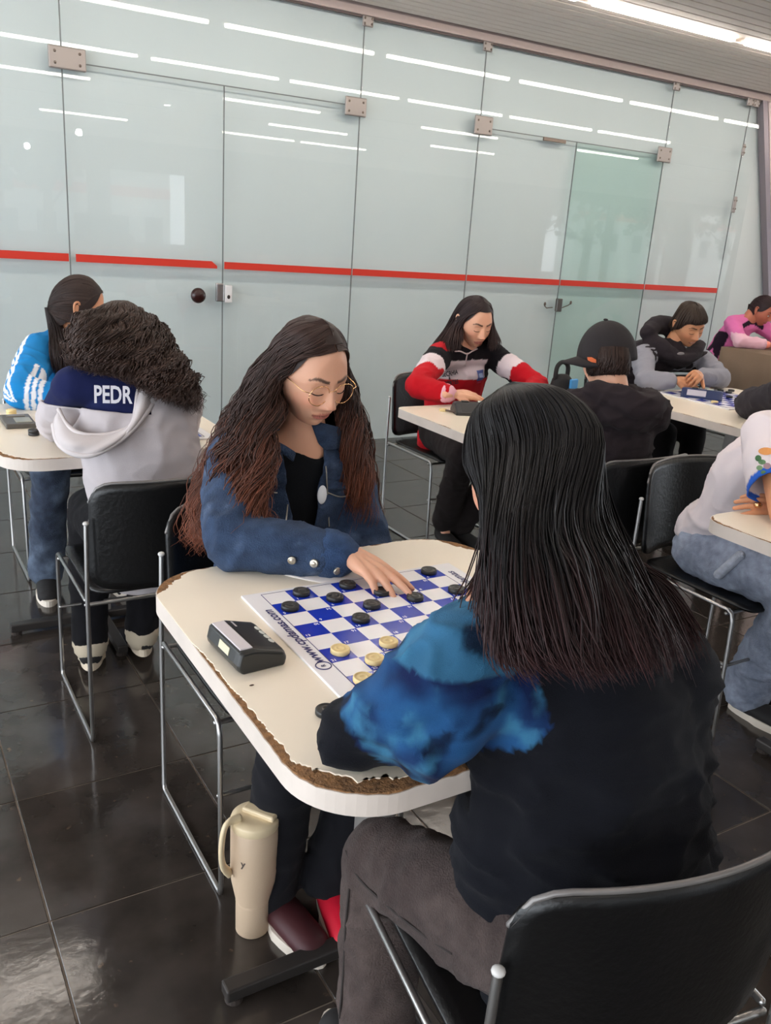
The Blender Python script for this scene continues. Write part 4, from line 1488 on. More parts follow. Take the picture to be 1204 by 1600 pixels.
bm = bmesh.new(); a, b = atZ(696, 641, .768), atZ(712, 644, .768); tube(bm, [a, b], .004, 8)
o = finish('pencil', bm, mat('pencil_wood', (90, 74, 66), .6), None, True); tag(o, 'short pencil between the cream piece and the black clock', 'pencil')
# far right: table under a brown cloth, grey chair behind it
M_brown = mat('brown_cloth', (128, 106, 88), .9, bump=.3, bscale=200)
ft = empty('covered_table', (6.15, 4.05, 0)); tag(ft, 'table under a brown cloth at the right edge by the person in pink', 'table')
def clothsheet():
    bm = bmesh.new()
    poly = dense(rrect(1.0, .8, .05, 6), .03)
    top = []; bot = []
    for k, (x, y) in enumerate(poly):
        L = math.hypot(x, y)
        top.append(bm.verts.new((x, y, .765)))
        wv_ = .02 * math.sin(k * .9) + .012 * math.sin(k * 2.3)
        bot.append((bm.verts.new((x * 1.012 + x / L * wv_ * .3, y * 1.012 + y / L * wv_ * .3, .62)), bm.verts.new((x * 1.03 + x / L * wv_, y * 1.03 + y / L * wv_, .36))))
    n = len(poly)
    bm.faces.new(top)
    for k in range(n):
        k2 = (k + 1) % n
        bm.faces.new((top[k], bot[k][0], bot[k2][0], top[k2])); bm.faces.new((bot[k][0], bot[k][1], bot[k2][1], bot[k2][0]))
    bmesh.ops.recalc_face_normals(bm, faces=bm.faces)
    o = finish('table_cloth', bm, M_brown, ft, True); sd = o.modifiers.new('s', 'SOLIDIFY'); sd.thickness = .003
clothsheet()
box('table_top', (-.48, -.38, .73), (.48, .38, .76), M_chip, ft, .004)
box('column', (-.04, -.04, 0.02), (.04, .04, .74), M_leg, ft, .004); box('foot_bar', (-.3, -.04, 0), (.3, .04, .03), M_leg, ft, .004)

def cloth_col(*rgb):
    c = lin(*rgb) if len(rgb) == 3 else lin(rgb[0])
    return lambda co, n: c
def build_body(P, H, J, tone, hands=(), voxel=.011, brows=(42, 30, 26), lips=(176, 98, 88)):
    """one continuous figure: trunk, neck, arms, legs, then head and hands grown on it"""
    side = (J['shR'] - J['shL']).normalized()
    bm = bmesh.new()
    sp = [([J['pel'], J['waist'], J['chest'], J['neck'] - V((0, 0, .03))], [.125, .10, .125, .07], dict(side=side, flat=.62)),
          ([J['shL'], J['neck'] - V((0, 0, .03)), J['shR']], [.042, .05, .042]),
          ([J['neck'] - V((0, 0, .03)), J['neck'] + (H.c - J['neck']) * .35 - H.R @ V((0, .018, 0)), H.w((0, -.018, -.05))], [.058, .049, .050])]
    for s in 'LR':
        sp.append(([J['sh' + s], J['el' + s], J['wr' + s]], [.043, .034, .0225]))
        sp.append(([J['hip' + s], J['kn' + s], J['an' + s]], [.072, .048, .034]))
        d = (J['toe' + s] - J['an' + s]); d.z = 0; d.normalize(); a_ = V((J['an' + s].x, J['an' + s].y, .045))
        sp.append(([J['an' + s], a_ + d * .02, a_ + d * .11 - V((0, 0, .012))], [.030, .026, .020]))
    for s_ in sp:
        kw = s_[2] if len(s_) > 2 else {}
        if len(s_[0]) == 3 and s_[0][0] in (J['shL'], J['shR'], J['hipL'], J['hipR']) and s_[0][1] not in (J['neck'] - V((0, 0, .03)),):
            tube(bm, s_[0][:2], s_[1][:2], 14, **kw); tube(bm, s_[0][1:], s_[1][1:], 14, **kw)
        else:
            tube(bm, s_[0], s_[1], 16, n=len(s_[0]) * 3, **kw)
    bm = remesh(bm, voxel, 4)
    head_mesh(bm, H)
    for h in hands:
        add_hand(bm, *h[0], **h[1])
    fn = skin_paint(H, tone, brows, lips)
    return P.part('body', bm, M_skin, colfn=fn)
def top_specs(J, r=1.0, sleeveL=1.0, sleeveR=1.0, hem=.04, neckr=.07, ch=.155, wa=.150, hp=.165, sh=.062, el=.054, wr=.040, flat=.68, belly=0.0):
    side = (J['shR'] - J['shL']).normalized()
    nb = J['neck'] - V((0, 0, .02))
    sp = [([J['pel'] - V((0, 0, hem)), J['waist'], J['chest'], nb - V((0, 0, .03))], [hp * r, wa * r, ch * r, neckr * r], dict(side=side, flat=flat)),
          ([J['shL'], J['chest'].lerp(nb, .62), J['shR']], [sh * r, sh * 1.25 * r, sh * r])]
    for s, f in (('L', sleeveL), ('R', sleeveR)):
        A, E, W = J['sh' + s], J['el' + s], J['wr' + s]
        if f > .5:
            e2 = E.lerp(W, (f - .5) * 2)
            sp.append(([A, A.lerp(E, .5), E], [sh * r, (sh + el) / 2 * r, el * r]))
            sp.append(([E, E.lerp(e2, .5), e2], [el * r, (el + wr) / 2 * r * 1.03, wr * r]))
        elif f > 0:
            sp.append(([A, A.lerp(E, f)], [sh * r, sh * 1.02 * r]))
            sp.append(([A, A.lerp(E, f * 2)], [sh * r, sh * 1.0 * r]))
    return sp
def leg_specs(J, th=.088, kn=.066, an=.056, hem=.0):
    side = (J['shR'] - J['shL']).normalized()
    sp = [([J['hipL'], J['pel'], J['hipR']], [.10, .115, .10])]
    for s in 'LR':
        A = J['an' + s] + (J['kn' + s] - J['an' + s]).normalized() * hem
        sp.append(([J['hip' + s], J['hip' + s].lerp(J['kn' + s], .5), J['kn' + s]], [th, (th + kn) / 2 + .004, kn]))
        sp.append(([J['kn' + s], J['kn' + s].lerp(A, .5), A], [kn, (kn + an) / 2, an]))
    return sp
def joints(**k): return {a: V(b) for a, b in k.items()}
def ring_cuff(P, name, c, d, r0, h, m, parent, col=None, th=.004, flat=1.0, side=None):
    bm = bmesh.new()
    c, d = V(c), V(d).normalized()
    tube(bm, [c - d * h / 2, c - d * h * .3, c + d * h * .3, c + d * h / 2], [r0, r0 + th, r0 + th, r0], 20, caps=True, flat=flat, side=side)
    return P.part(name, bm, m, parent=parent, colfn=(cloth_col(col) if col else None))

H_BROWN = hair_mat('hair_brown', None, None, .5, .4)
H_BLACK = hair_mat('hair_black', None, None, .5, .35)

# ------------------------------------------------------------------ 1. person in the denim jacket
def build_denim():
    P = Person('person with long wavy brown hair, gold glasses and denim jacket, reaching over the central board', (.80, 1.75, 0))
    H = Head(atY(484, 582, 1.67), math.radians(-80), -.33, .02, .97)
    J = joints(pel=(.80, 1.80, .54), waist=(.82, 1.80, .66), chest=(.83, 1.765, .83), neck=(.84, 1.735, .975),
               shR=(.675, 1.735, .925), shL=(.955, 1.765, .90), elR=(.590, 1.535, .818), wrR=(.765, 1.412, .806), elL=(.985, 1.67, .70), wrL=(.91, 1.50, .655),
               hipR=(.72, 1.76, .52), hipL=(.88, 1.76, .52), knR=(.67, 1.385, .50), knL=(.90, 1.36, .50), anR=(.635, 1.385, .10), anL=(.765, 1.36, .10), toeR=(.655, 1.27, .035), toeL=(.745, 1.26, .035))
    tip = V((.836, 1.236, BZ + .02))
    wrist = J['wrR'] + V((.02, -.013, .004))
    hd = (tip - wrist).normalized()
    hd = (V((.842, 1.205, BZ + .012)) - wrist).normalized()
    hands = [((wrist, hd, V((.05, -.05, 1)), 1), dict(curls=(.10, .10, .26, .42), spread=.05, k=.98, thumb_dir=(.45, -.2, -.35))),
             ((J['wrL'], (-.6, -.5, .0), (0, 0, 1), -1), dict(curls=(.5, .5, .5, .5)))]
    # the right hand lies palm down on the board; its thumb is on the far side
    lat = hd.cross(V((0, 0, 1)))
    hands[0] = ((wrist, hd, V((0, 0, 1)), -1 if lat.x > 0 else 1), hands[0][1])
    hands[0] = ((wrist, hd, V((0, 0, 1)), 1 if lat.y > 0 else -1), hands[0][1])
    b = build_body(P, H, J, (214, 162, 134), hands)
    face_parts(P, H, b, closed=True)
    # T-shirt
    tee = garment(top_specs(J, .90, .25, .25, hem=.0), .010, 5, .003, 8)
    P.part('shirt', tee, M_cloth, colfn=cloth_col(18, 20, 24))
    # denim jacket, open at the front
    jb = garment(top_specs(J, 1.05, .985, .93, hem=-.02, sh=.064, el=.058, wr=.0445, ch=.158), .0075, 4, .0075, 9, seed=2)
    fdir = V((.06, -1, 0)).normalized(); sdir = V((1, .06, 0)).normalized()
    mid = atY(478, 752, 1.66); mid.z = J['chest'].z
    for sg in (-1, 1):
        no = (sdir * sg + V((0, 0, -.16)) * 1.0).normalized()
        co = mid + sdir * (sg * .034) + V((0, 0, 0))
        bmesh.ops.bisect_plane(jb, geom=jb.verts[:] + jb.edges[:] + jb.faces[:], plane_co=co, plane_no=no)
    dele = []
    for f in jb.faces:
        c = f.calc_center_median()
        q = c - mid
        if (c - J['chest']).dot(fdir) > .035 and abs(q.dot(V((1, 0, 0)))) < .16 and (c - J['wrR']).length > .14 and (c - J['elR']).length > .16:
            s_ = q.dot(sdir)
            wd = .034 + .16 * q.z
            if abs(s_) < max(.012, wd) : dele.append(f)
    bmesh.ops.delete(jb, geom=dele, context='FACES')
    # keep the largest shell
    cd_ = lin(60, 78, 106); cd2 = lin(44, 58, 82); cp = lin(104, 120, 146)
    def dcol(co, n):
        t = .5 + .5 * fbm(co, 14)
        c = mixc(cd2, cd_, min(1, max(0, t)))
        t2 = sm(.35, .8, fbm(co + V((3, 1, 7)), 22))
        return mixc(c, cp, .45 * t2)
    jk = P.part('denim_jacket', jb, M_denim, colfn=dcol)
    sd = jk.modifiers.new('s', 'SOLIDIFY'); sd.thickness = .004; sd.offset = -1
    bvh = BVHTree.FromPolygons([v.co + V(P.root.location) for v in jk.data.vertices], [tuple(p.vertices) for p in jk.data.polygons])
    def onj(px, py, off=.002, Y0=None):
        d = ray(px, py).normalized()
        h = bvh.ray_cast(CAM, d)
        return (h[0] + h[1] * 0 - d * off, h[1]) if h[0] is not None else (atY(px, py, 1.62), V((-.4, -.9, .2)))
    # collar wings
    for pts in ([(430, 688), (447, 697), (462, 707), (458, 722), (440, 708), (427, 700)], [(485, 660), (500, 660), (532, 668), (534, 700), (508, 704), (497, 693)]):
        bm = bmesh.new()
        pp = [atY(x, y, 1.648 if pts[0][0] < 470 else 1.682) for x, y in pts]
        n = V((-.3, -.9, .25)).normalized()
        A = [bm.verts.new(p + n * .006) for p in pp]; B = [bm.verts.new(p - n * .004) for p in pp]
        bm.faces.new(A); bm.faces.new(list(reversed(B)))
        for k in range(len(pp)): bm.faces.new((A[k], B[k], B[(k + 1) % len(pp)], A[(k + 1) % len(pp)]))
        bmesh.ops.recalc_face_normals(bm, faces=bm.faces)
        bmesh.ops.bevel(bm, geom=bm.edges[:], offset=.002, segments=2, affect='EDGES')
        P.part('collar', bm, M_denim, parent=jk, colfn=dcol)
    # chest pocket flaps, stitched and buttoned
    M_stitch = mat('pale_stitching', (150, 148, 140), .8)
    M_button = mat('brass_button', (190, 184, 170), .3, .8)
    def flap(poly, btn):
        bm = bmesh.new(); A = []; B = []
        for x, y in poly:
            p, n = onj(x, y); A.append(bm.verts.new(p + n * .0035)); B.append(bm.verts.new(p - n * .001))
        bm.faces.new(A); bm.faces.new(list(reversed(B)))
        for k in range(len(A)): bm.faces.new((A[k], B[k], B[(k + 1) % len(A)], A[(k + 1) % len(A)]))
        bmesh.ops.recalc_face_normals(bm, faces=bm.faces)
        f = P.part('pocket_flap', bm, M_denim, parent=jk, colfn=dcol, smooth=False)
        button(*btn, f)
    def button(px, py, parent, r=.0062, lift=0.0):
        p, n = onj(px, py)
        p = p + n * lift
        bm = bmesh.new(); lathe(bm, [(0, .0055), (r * .5, .0052), (r * .62, .0035), (r * .85, .0050), (r, .003), (r, 0), (0, 0)], 20)
        q = V((0, 0, 1)).rotation_difference(n if n.dot(ray(px, py)) < 0 else -n)
        bmesh.ops.transform(bm, matrix=Matrix.Translation(p) @ q.to_matrix().to_4x4(), verts=bm.verts)
        P.part('button', bm, M_button, parent=parent)
    flap([(416, 742), (433, 744), (458, 749), (456, 757), (436, 758), (416, 754)], (413, 738))
    flap([(509, 748), (530, 752), (550, 758), (551, 764), (528, 768), (509, 763)], (543, 755))
    for px, py, lf in ((456, 875, 0), (491, 880, .001), (521, 886, .011)): button(px, py, jk, .0085, lf)
    # seams along the opening and the sleeve
    def stitch(poly, r=.0016, name='seam', m=None):
        bm = bmesh.new(); q = [onj(x, y, .004)[0] for x, y in poly]
        tube(bm, q, r, 6, n=len(q) * 5); P.part(name, bm, m or M_stitch, parent=jk)
    stitch([(438, 712), (447, 735), (451, 765), (447, 812)]); stitch([(503, 705), (509, 730), (511, 765), (514, 822)])
    stitch([(420, 766), (432, 770), (452, 768)]); stitch([(512, 770), (530, 776), (547, 774)])
    # cuff
    cdir = (J['wrR'] - J['elR']).normalized()
    ring_cuff(P, 'cuff', J['wrR'] - cdir * .016, cdir, .0465, .036, M_denim, jk, (52, 74, 108), .0035)
    # shirt badge
    bm = bmesh.new(); c = atY(503, 773, 1.652)
    ellipsoid(bm, c, (.012, .004, .022)); P.part('shirt_badge', bm, mat('white_print', (225, 228, 232), .6))
    # trousers and shoes
    tr = garment(leg_specs(J, an=.06, hem=-.03), .010, 4, .006, 8, seed=5)
    P.part('trousers', tr, M_cloth, colfn=cloth_col(24, 24, 28))
    shoes(P, J, ups={'R': mat('black_red_shoe', (60, 16, 22), .6), 'L': mat('bright_red_shoe', (206, 24, 50), .5)})
    # glasses
    bmf = bmesh.new(); bml = bmesh.new()
    fy = .093
    for s_ in (-1, 1):
        c = (s_ * .0325, fy, -.006)
        ring = [H.w((c[0] + .0262 * math.cos(a), c[1] - .0035 * abs(math.cos(a)) - .0015, c[2] + .0235 * math.sin(a))) for a in np.linspace(0, 2 * PI, 41)]
        tube(bmf, ring, .0010, 6, caps=False)
        vs = [bml.verts.new(p) for p in ring[:-1]]
        bml.faces.new(vs)
        tube(bmf, [H.w((s_ * .058, fy - .005, .002)), H.w((s_ * .0715, fy - .016, .004)), H.w((s_ * .0755, .035, .006)), H.w((s_ * .079, -.01, .006))], .0011, 6, n=14)
    tube(bmf, [H.w((-.0075, fy + .0005, .003)), H.w((0, fy + .004, .007)), H.w((.0075, fy + .0005, .003))], .0010, 6, n=8)
    fr = P.part('glasses', bmf, M_gold)
    ml = glass_mat('lens_glass', (.97, .96, .95), 1.12)
    P.part('lens', bml, ml, parent=fr)
    # hair
    def sc(*a): return H.scalp(*a)
    G = [
        [sc(-.03, .76, 1.055), sc(.55, .66, 1.08), sc(1.12, .42, 1.14), sc(1.40, -.10, 1.20), atY(426, 672, 1.60), atY(412, 735, 1.555), atY(408, 800, 1.535), atY(422, 868, 1.49)],
        [sc(-.05, 1.25, 1.08), sc(.95, .85, 1.12), sc(1.45, .30, 1.17), atY(410, 620, 1.64), atY(395, 690, 1.61), atY(385, 760, 1.56), atY(365, 830, 1.52), atY(380, 872, 1.49)],
        [sc(-.05, 1.38, 1.08), sc(1.35, .85, 1.12), sc(1.75, .30, 1.18), atY(388, 625, 1.68), atY(358, 690, 1.66), atY(330, 760, 1.66), atY(318, 830, 1.62), atY(318, 875, 1.60)],
        [sc(0, 1.5, 1.08), sc(1.9, .85, 1.12), sc(2.1, .25, 1.20), atY(372, 615, 1.80), atY(340, 680, 1.84), atY(310, 760, 1.86), atY(298, 830, 1.86), atY(296, 850, 1.86)],
        [sc(0, 1.56, 1.08), sc(PI, .9, 1.10), sc(PI, .25, 1.18), V((.79, 1.87, 1.0)), V((.80, 1.93, .92)), V((.80, 1.945, .80)), V((.80, 1.945, .70)), V((.80, 1.94, .64))],
        [sc(-.1, 1.5, 1.08), sc(-2.1, .85, 1.10), sc(-2.3, .25, 1.14), V((.93, 1.86, 1.02)), V((.98, 1.92, .94)), V((1.0, 1.935, .82)), V((1.02, 1.93, .72)), V((1.02, 1.92, .66))],
        [sc(-.1, 1.36, 1.08), sc(-1.5, .85, 1.09), sc(-1.75, .25, 1.10), atY(551, 610, 1.78), atY(566, 680, 1.79), atY(577, 750, 1.80), atY(582, 810, 1.80), atY(578, 850, 1.76)],
        [sc(-.12, 1.22, 1.07), sc(-1.1, .78, 1.08), sc(-1.45, .30, 1.08), atY(552, 610, 1.70), atY(564, 670, 1.69), atY(572, 740, 1.67), atY(577, 800, 1.67), atY(577, 860, 1.67)],
        [sc(-.10, .76, 1.055), sc(-.72, .66, 1.07), sc(-1.15, .30, 1.06), sc(-1.36, -.1, 1.06), atY(548, 635, 1.68), atY(557, 690, 1.665), atY(567, 770, 1.65), atY(572, 835, 1.65)],
    ]
    hair_part(P, 'hair', G, H_BROWN, (56, 39, 34), (132, 76, 54), n=4200, K=40, strand_r=.0009, wave=.0115, wfreq=6, depth=.036, tipspread=.012, locks=75, clump=.5, seed=3, tip_t=.50, inset=.012, cutvar=.22)
    skull_cap(P, H, H_BROWN, (46, 32, 28), front=52, k=1.045)
build_denim()

# ------------------------------------------------------------------ 2. person seen from behind
def build_near():
    P = Person('nearest person, seen from behind, straight dark hair, black top with blue tie-dye sleeves', (.80, .70, 0))
    H = Head(atY(826, 738, .86), math.radians(97), -.42, 0.0, .96)
    J = joints(pel=(.795, .635, .53), waist=(.80, .665, .66), chest=(.785, .745, .86), neck=(.735, .81, 1.0),
               shL=tuple(atY(728, 1015, .755)), shR=tuple(atY(985, 1030, .735)), elL=tuple(atZ(556, 1152, .806)), wrL=(.69, .93, .806), elR=(1.0, .90, .81), wrR=(.82, .985, .806),
               hipL=(.70, .63, .53), hipR=(.88, .61, .53), knL=tuple(atY(592, 1338, .96)), knR=(.90, 1.02, .545), anL=(.615, .90, .10), anR=(.93, .96, .10), toeL=(.62, 1.02, .03), toeR=(.95, 1.08, .03))
    hands = [((J['wrL'], (.9, .25, 0), (0, 0, 1), 1), dict(curls=(.4, .4, .4, .4))), ((J['wrR'], (-.9, .2, 0), (0, 0, 1), -1), dict(curls=(.4, .4, .4, .4)))]
    b = build_body(P, H, J, (206, 152, 124), hands)
    face_parts(P, H, b, closed=True)
    black = lin(17, 18, 24); blk2 = lin(22, 24, 30)
    c1, c2, c3 = lin(17, 30, 68), lin(36, 80, 126), lin(62, 120, 152)
    shl, ell, shr, elr = J['shL'], J['elL'], J['shR'], J['elR']
    def col(co, n):
        # raglan sleeves dyed blue, the cuffs and the trunk black
        def arm(a, b_, sg):
            d = (b_ - a); t = (co - a).dot(d) / d.length_squared
            r = (co - a - d * t).length
            edge = (co.x - (a.x + sg * .055)) * sg            # negative outside the seam
            return t, r
        t, r = arm(shl, ell, 1)
        wob = .012 * noise.noise(co * 14)
        seam_x = shl.x + .075 + .55 * max(0, co.z - .93) - .25 * max(0, .90 - co.z)
        seam_x = min(seam_x, .585 + 1.0 * (co.z - .78)) if co.z < .90 else seam_x
        left = co.x < seam_x + wob * .6 and co.z > .755
        if left:
            fw = (J['wrL'] - ell); tf = (co - ell).dot(fw) / fw.length_squared
            if t > .90 + 1.2 * wob or (tf > .12 and (co - ell - fw * min(1, max(0, tf))).length < (co - shl - (ell - shl) * min(1, max(0, t))).length): return black
        tr_, rr = arm(shr, elr, -1)
        right = co.x > .90 and co.z > .80 and co.y > .82
        if left or right:
            v = fbm(co + V((1, 4, 2)), 11)
            k = fbm(co + V((7, 1, 9)), 17)
            c = mixc(c1, c2, sm(-.45, .35, v))
            c = mixc(c, c3, sm(.1, .6, k) * .8)
            if co.z > .93: c = mixc(c, c3, .55)
            c = mixc(c, lin(10, 14, 34), sm(.25, .55, -fbm(co + V((2, 8, 5)), 15)) * .9)
            return c
        return black
    sp = top_specs(J, 1.0, .96, .96, hem=.09, ch=.160, wa=.158, hp=.172, sh=.060, el=.047, wr=.040, flat=.70)
    # loose sleeve hanging between elbow and flank
    sp.append(([shl, shl.lerp(ell, .5) - V((0, 0, .012)), ell], [.062, .066, .046]))
    sp.append(([shl - V((0, 0, .05)), shl.lerp(ell, .45) - V((-.01, .012, .038))], [.064, .050]))
    sp.append(([atY(655, 1172, .742), atY(705, 1130, .735), atY(745, 1090, .735)], [.036, .050, .050]))
    sp.append(([V((.69, .74, .86)), V((.70, .74, .66)), V((.705, .70, .56))], [.075, .085, .09]))
    sp.append(([V((.92, .72, .86)), V((.93, .70, .68)), V((.93, .66, .54))], [.075, .075, .08]))
    bm = garment(sp, .0075, 5, .011, 6.0, fold=1.9, seed=3)
    for v in bm.verts:     # lies over the table edge, not through it
        if v.co.y > .745 and v.co.z < BZ + .004 and v.co.z > .70: 
            if v.co.z > .735: v.co.z = BZ + .004
            else: v.co.y = min(v.co.y, .747)
        elif v.co.y > .75 and v.co.z <= .735: v.co.y = min(v.co.y, .80)
    P.part('sweatshirt', bm, M_cloth, colfn=col)
    jb = garment(leg_specs(J, th=.094, kn=.064, an=.066, hem=-.05), .009, 4, .006, 8, seed=9)
    g1, g2 = lin(62, 52, 50), lin(88, 76, 72)
    tr = P.part('jeans', jb, M_denim, colfn=lambda co, n: mixc(g1, g2, min(1, max(0, .45 + .5 * fbm(co, 9)))))
    # side seam and pocket edge of the jeans
    bvh = BVHTree.FromPolygons([v.co + V(P.root.location) for v in tr.data.vertices], [tuple(p.vertices) for p in tr.data.polygons])
    def seam_(poly, m, r=.0018):
        bm = bmesh.new(); q = []
        for x, y in poly:
            d = ray(x, y).normalized(); h = bvh.ray_cast(CAM, d)
            if h[0] is not None: q.append(h[0] - d * .0005)
        if len(q) > 1:
            tube(bm, q, r, 6, n=len(q) * 4); P.part('seam', bm, m, parent=tr)
    ms = mat('dark_seam_thread', (46, 40, 38), .9)
    seam_([(548, 1290), (540, 1330), (560, 1372), (610, 1420), (660, 1460), (705, 1490)], ms)
    seam_([(545, 1390), (540, 1440), (536, 1520), (530, 1590)], ms, .0022)
    shoes(P, J)
    sc = H.scalp
    G = [
        [sc(-.25, 1.15, 1.08), sc(-.80, .78, 1.12), sc(-1.15, .25, 1.14), atY(752, 770, .87), atY(766, 840, .85), atY(758, 900, .835), atY(740, 940, .81), atY(756, 975, .785)],
        [sc(-.3, 1.25, 1.10), sc(-1.2, .80, 1.15), sc(-1.5, .25, 1.17), atY(765, 790, .80), atY(768, 870, .76), atY(766, 940, .725), atY(775, 1000, .70), atY(792, 1040, .68)],
        [sc(-.3, 1.36, 1.10), sc(-1.7, .82, 1.15), sc(-1.9, .25, 1.16), atY(775, 810, .74), atY(775, 890, .70), atY(790, 960, .67), atY(800, 1020, .645), atY(830, 1056, .63)],
        [sc(-.2, 1.48, 1.10), sc(-2.4, .85, 1.15), sc(-2.4, .25, 1.17), atY(825, 810, .71), atY(835, 890, .67), atY(850, 960, .635), atY(865, 1020, .615), atY(900, 1066, .60)],
        [sc(0, 1.56, 1.10), sc(PI, .85, 1.14), sc(PI, .25, 1.17), atY(885, 810, .715), atY(905, 890, .665), atY(925, 960, .63), atY(940, 1020, .605), atY(965, 1070, .595)],
        [sc(.3, 1.48, 1.10), sc(2.4, .85, 1.13), sc(2.5, .25, 1.17), atY(925, 800, .745), atY(955, 880, .69), atY(985, 950, .645), atY(1005, 1010, .615), atY(1020, 1064, .605)],
        [sc(.3, 1.36, 1.10), sc(1.8, .82, 1.12), sc(1.95, .25, 1.14), atY(950, 790, .80), atY(982, 870, .73), atY(1020, 940, .67), atY(1045, 1000, .635), atY(1062, 1055, .62)],
        [sc(.25, 1.22, 1.08), sc(1.2, .80, 1.08), sc(1.5, .25, 1.10), sc(1.7, -.5, 1.15), V((.86, .84, 1.0)), V((.93, .79, .98)), V((.95, .72, .93)), V((.955, .69, .89))],
    ]
    hair_part(P, 'hair', G, H_BLACK, (24, 22, 23), (62, 36, 36), n=5200, K=30, strand_r=.0008, wave=.0048, wfreq=1.7, depth=.016, tipspread=.014, seed=8, tip_t=.50, inset=.009, cutvar=.22, clump=.35, locks=110)
    skull_cap(P, H, H_BLACK, (24, 22, 22), k=1.06)
build_near()

# ------------------------------------------------------------------ 3. curly hair, pale hoodie slipped down over a navy jersey
def build_curly():
    P = Person('person with big curly hair, navy lettered jersey and slipped pale grey hoodie, from behind', (.66, 2.40, 0))
    H = Head(atY(186, 545, 2.52), math.radians(100), -.45, 0, .97)
    J = joints(pel=(.665, 2.37, .53), waist=(.66, 2.39, .67), chest=(.63, 2.41, .88), neck=(.605, 2.46, 1.02),
               shL=(.485, 2.46, .965), shR=(.762, 2.42, .93), elL=(.47, 2.67, .815), wrL=(.58, 2.80, .80), elR=(.84, 2.64, .815), wrR=(.76, 2.80, .80),
               hipL=(.58, 2.38, .53), hipR=(.75, 2.38, .53), knL=(.56, 2.72, .52), knR=(.77, 2.72, .52), anL=(.525, 2.60, .13), anR=(.70, 2.63, .12), toeL=(.55, 2.70, .03), toeR=(.72, 2.74, .03))
    hands = [((J['wrL'], (.6, .6, 0), (0, 0, 1), 1), dict(curls=(.3, .3, .3, .3))), ((J['wrR'], (-.6, .6, 0), (0, 0, 1), -1), dict(curls=(.3, .3, .3, .3)))]
    b = build_body(P, H, J, (190, 132, 100), hands)
    face_parts(P, H, b, closed=True)
    js = garment(top_specs(J, .93, .4, .4, hem=.0, neckr=.06), .009, 5, .003, 8, seed=1)
    jer = P.part('jersey', js, M_cloth, colfn=cloth_col(28, 34, 74))
    J2 = dict(J)
    sp = top_specs(J, 1.06, .94, .94, hem=.06, ch=.152, wa=.150, hp=.160, sh=.060, el=.052, wr=.044)
    hb = garment(sp, .008, 5, .007, 7, seed=6)
    # the upper back is uncovered above a slanting edge
    co = V((.62, 2.32, .908)); no = V((.10, .12, 1)).normalized()
    bmesh.ops.bisect_plane(hb, geom=hb.verts[:] + hb.edges[:] + hb.faces[:], plane_co=co, plane_no=no)
    dl = [f for f in hb.faces if (f.calc_center_median() - co).dot(no) > 0 and f.calc_center_median().x < .655 and f.calc_center_median().y < 2.66]
    bmesh.ops.delete(hb, geom=dl, context='FACES')
    hc = lin(190, 182, 184)
    hoodie = P.part('hoodie', hb, M_cloth, colfn=lambda c, n: hc)
    sd = hoodie.modifiers.new('s', 'SOLIDIFY'); sd.thickness = .005; sd.offset = 1
    # hood hanging in a deep loop: a crescent of doubled cloth between shoulder edge and low rim
    up_ = [(92, 640), (104, 662), (122, 676), (150, 680), (180, 676), (205, 664), (212, 640), (216, 612), (226, 588), (240, 606)]
    lo_ = [(84, 664), (90, 690), (108, 706), (130, 712), (152, 708), (178, 694), (205, 672), (232, 640), (250, 615), (256, 606)]
    bm = bmesh.new(); rows = []
    for k in range(10):
        a = atY(up_[k][0], up_[k][1], [2.44, 2.37, 2.325, 2.305, 2.30, 2.305, 2.32, 2.35, 2.40, 2.42][k]); b2 = atY(lo_[k][0], lo_[k][1], [2.43, 2.35, 2.30, 2.275, 2.265, 2.27, 2.28, 2.31, 2.36, 2.40][k])
        rows.append((a, b2))
    A = catmull([tuple(r[0]) for r in rows], 40); B = catmull([tuple(r[1]) for r in rows], 40)
    prev = None
    outw = V((-.25, -1, .1)).normalized()
    for k in range(40):
        row = []
        for j in range(11):
            t = j / 10
            p = V(A[k]) * (1 - t) + V(B[k]) * t + outw * (.022 * math.sin(t * PI)) + outw * .004 * math.sin(k * .6 + t * 5)
            row.append(bm.verts.new(p))
        if prev:
            for j in range(10): bm.faces.new((prev[j], row[j], row[j + 1], prev[j + 1]))
        prev = row
    bmesh.ops.recalc_face_normals(bm, faces=bm.faces)
    hd = P.part('hood', bm, M_cloth, parent=hoodie, colfn=lambda c, n: lin(202, 194, 194))
    sd = hd.modifiers.new('s', 'SOLIDIFY'); sd.thickness = .008; sd.offset = 0
    for src, rr in ((A, .0065), (B, .0075)):
        bm = bmesh.new(); tube(bm, [V(p) + outw * .004 for p in src], rr, 8)
        P.part('hood_rim', bm, M_cloth, parent=hoodie, colfn=lambda c, n: lin(210, 202, 202))
    # lettering on the jersey
    ctr = atY(176, 618, 2.31)
    rgt = V((1, -.20, -.02)); upv = V((-.02, .12, 1))
    upv = (upv - rgt.normalized() * upv.dot(rgt.normalized()))
    project_text(P, 'PEDR', .064, ctr, rgt, upv, jer, mat('white_lettering', (225, 224, 232), .5), off=.003, bold=True, sx=.64)
    tr = garment(leg_specs(J, th=.085, kn=.066, an=.058, hem=0), .011, 4, .005, 8, seed=11)
    P.part('trousers', tr, M_cloth, colfn=cloth_col(20, 19, 22))
    msh = mat('beige_cuff', (186, 172, 150), .8)
    shoes(P, J, sole=mat('beige_sole', (206, 190, 168), .7), tuck=.03)
    for s in 'LR': ring_cuff(P, 'trouser_cuff', J['an' + s] + V((0, 0, -.02)), J['kn' + s] - J['an' + s], .052, .035, msh, P.root)
    sc = H.scalp
    yb = 2.40
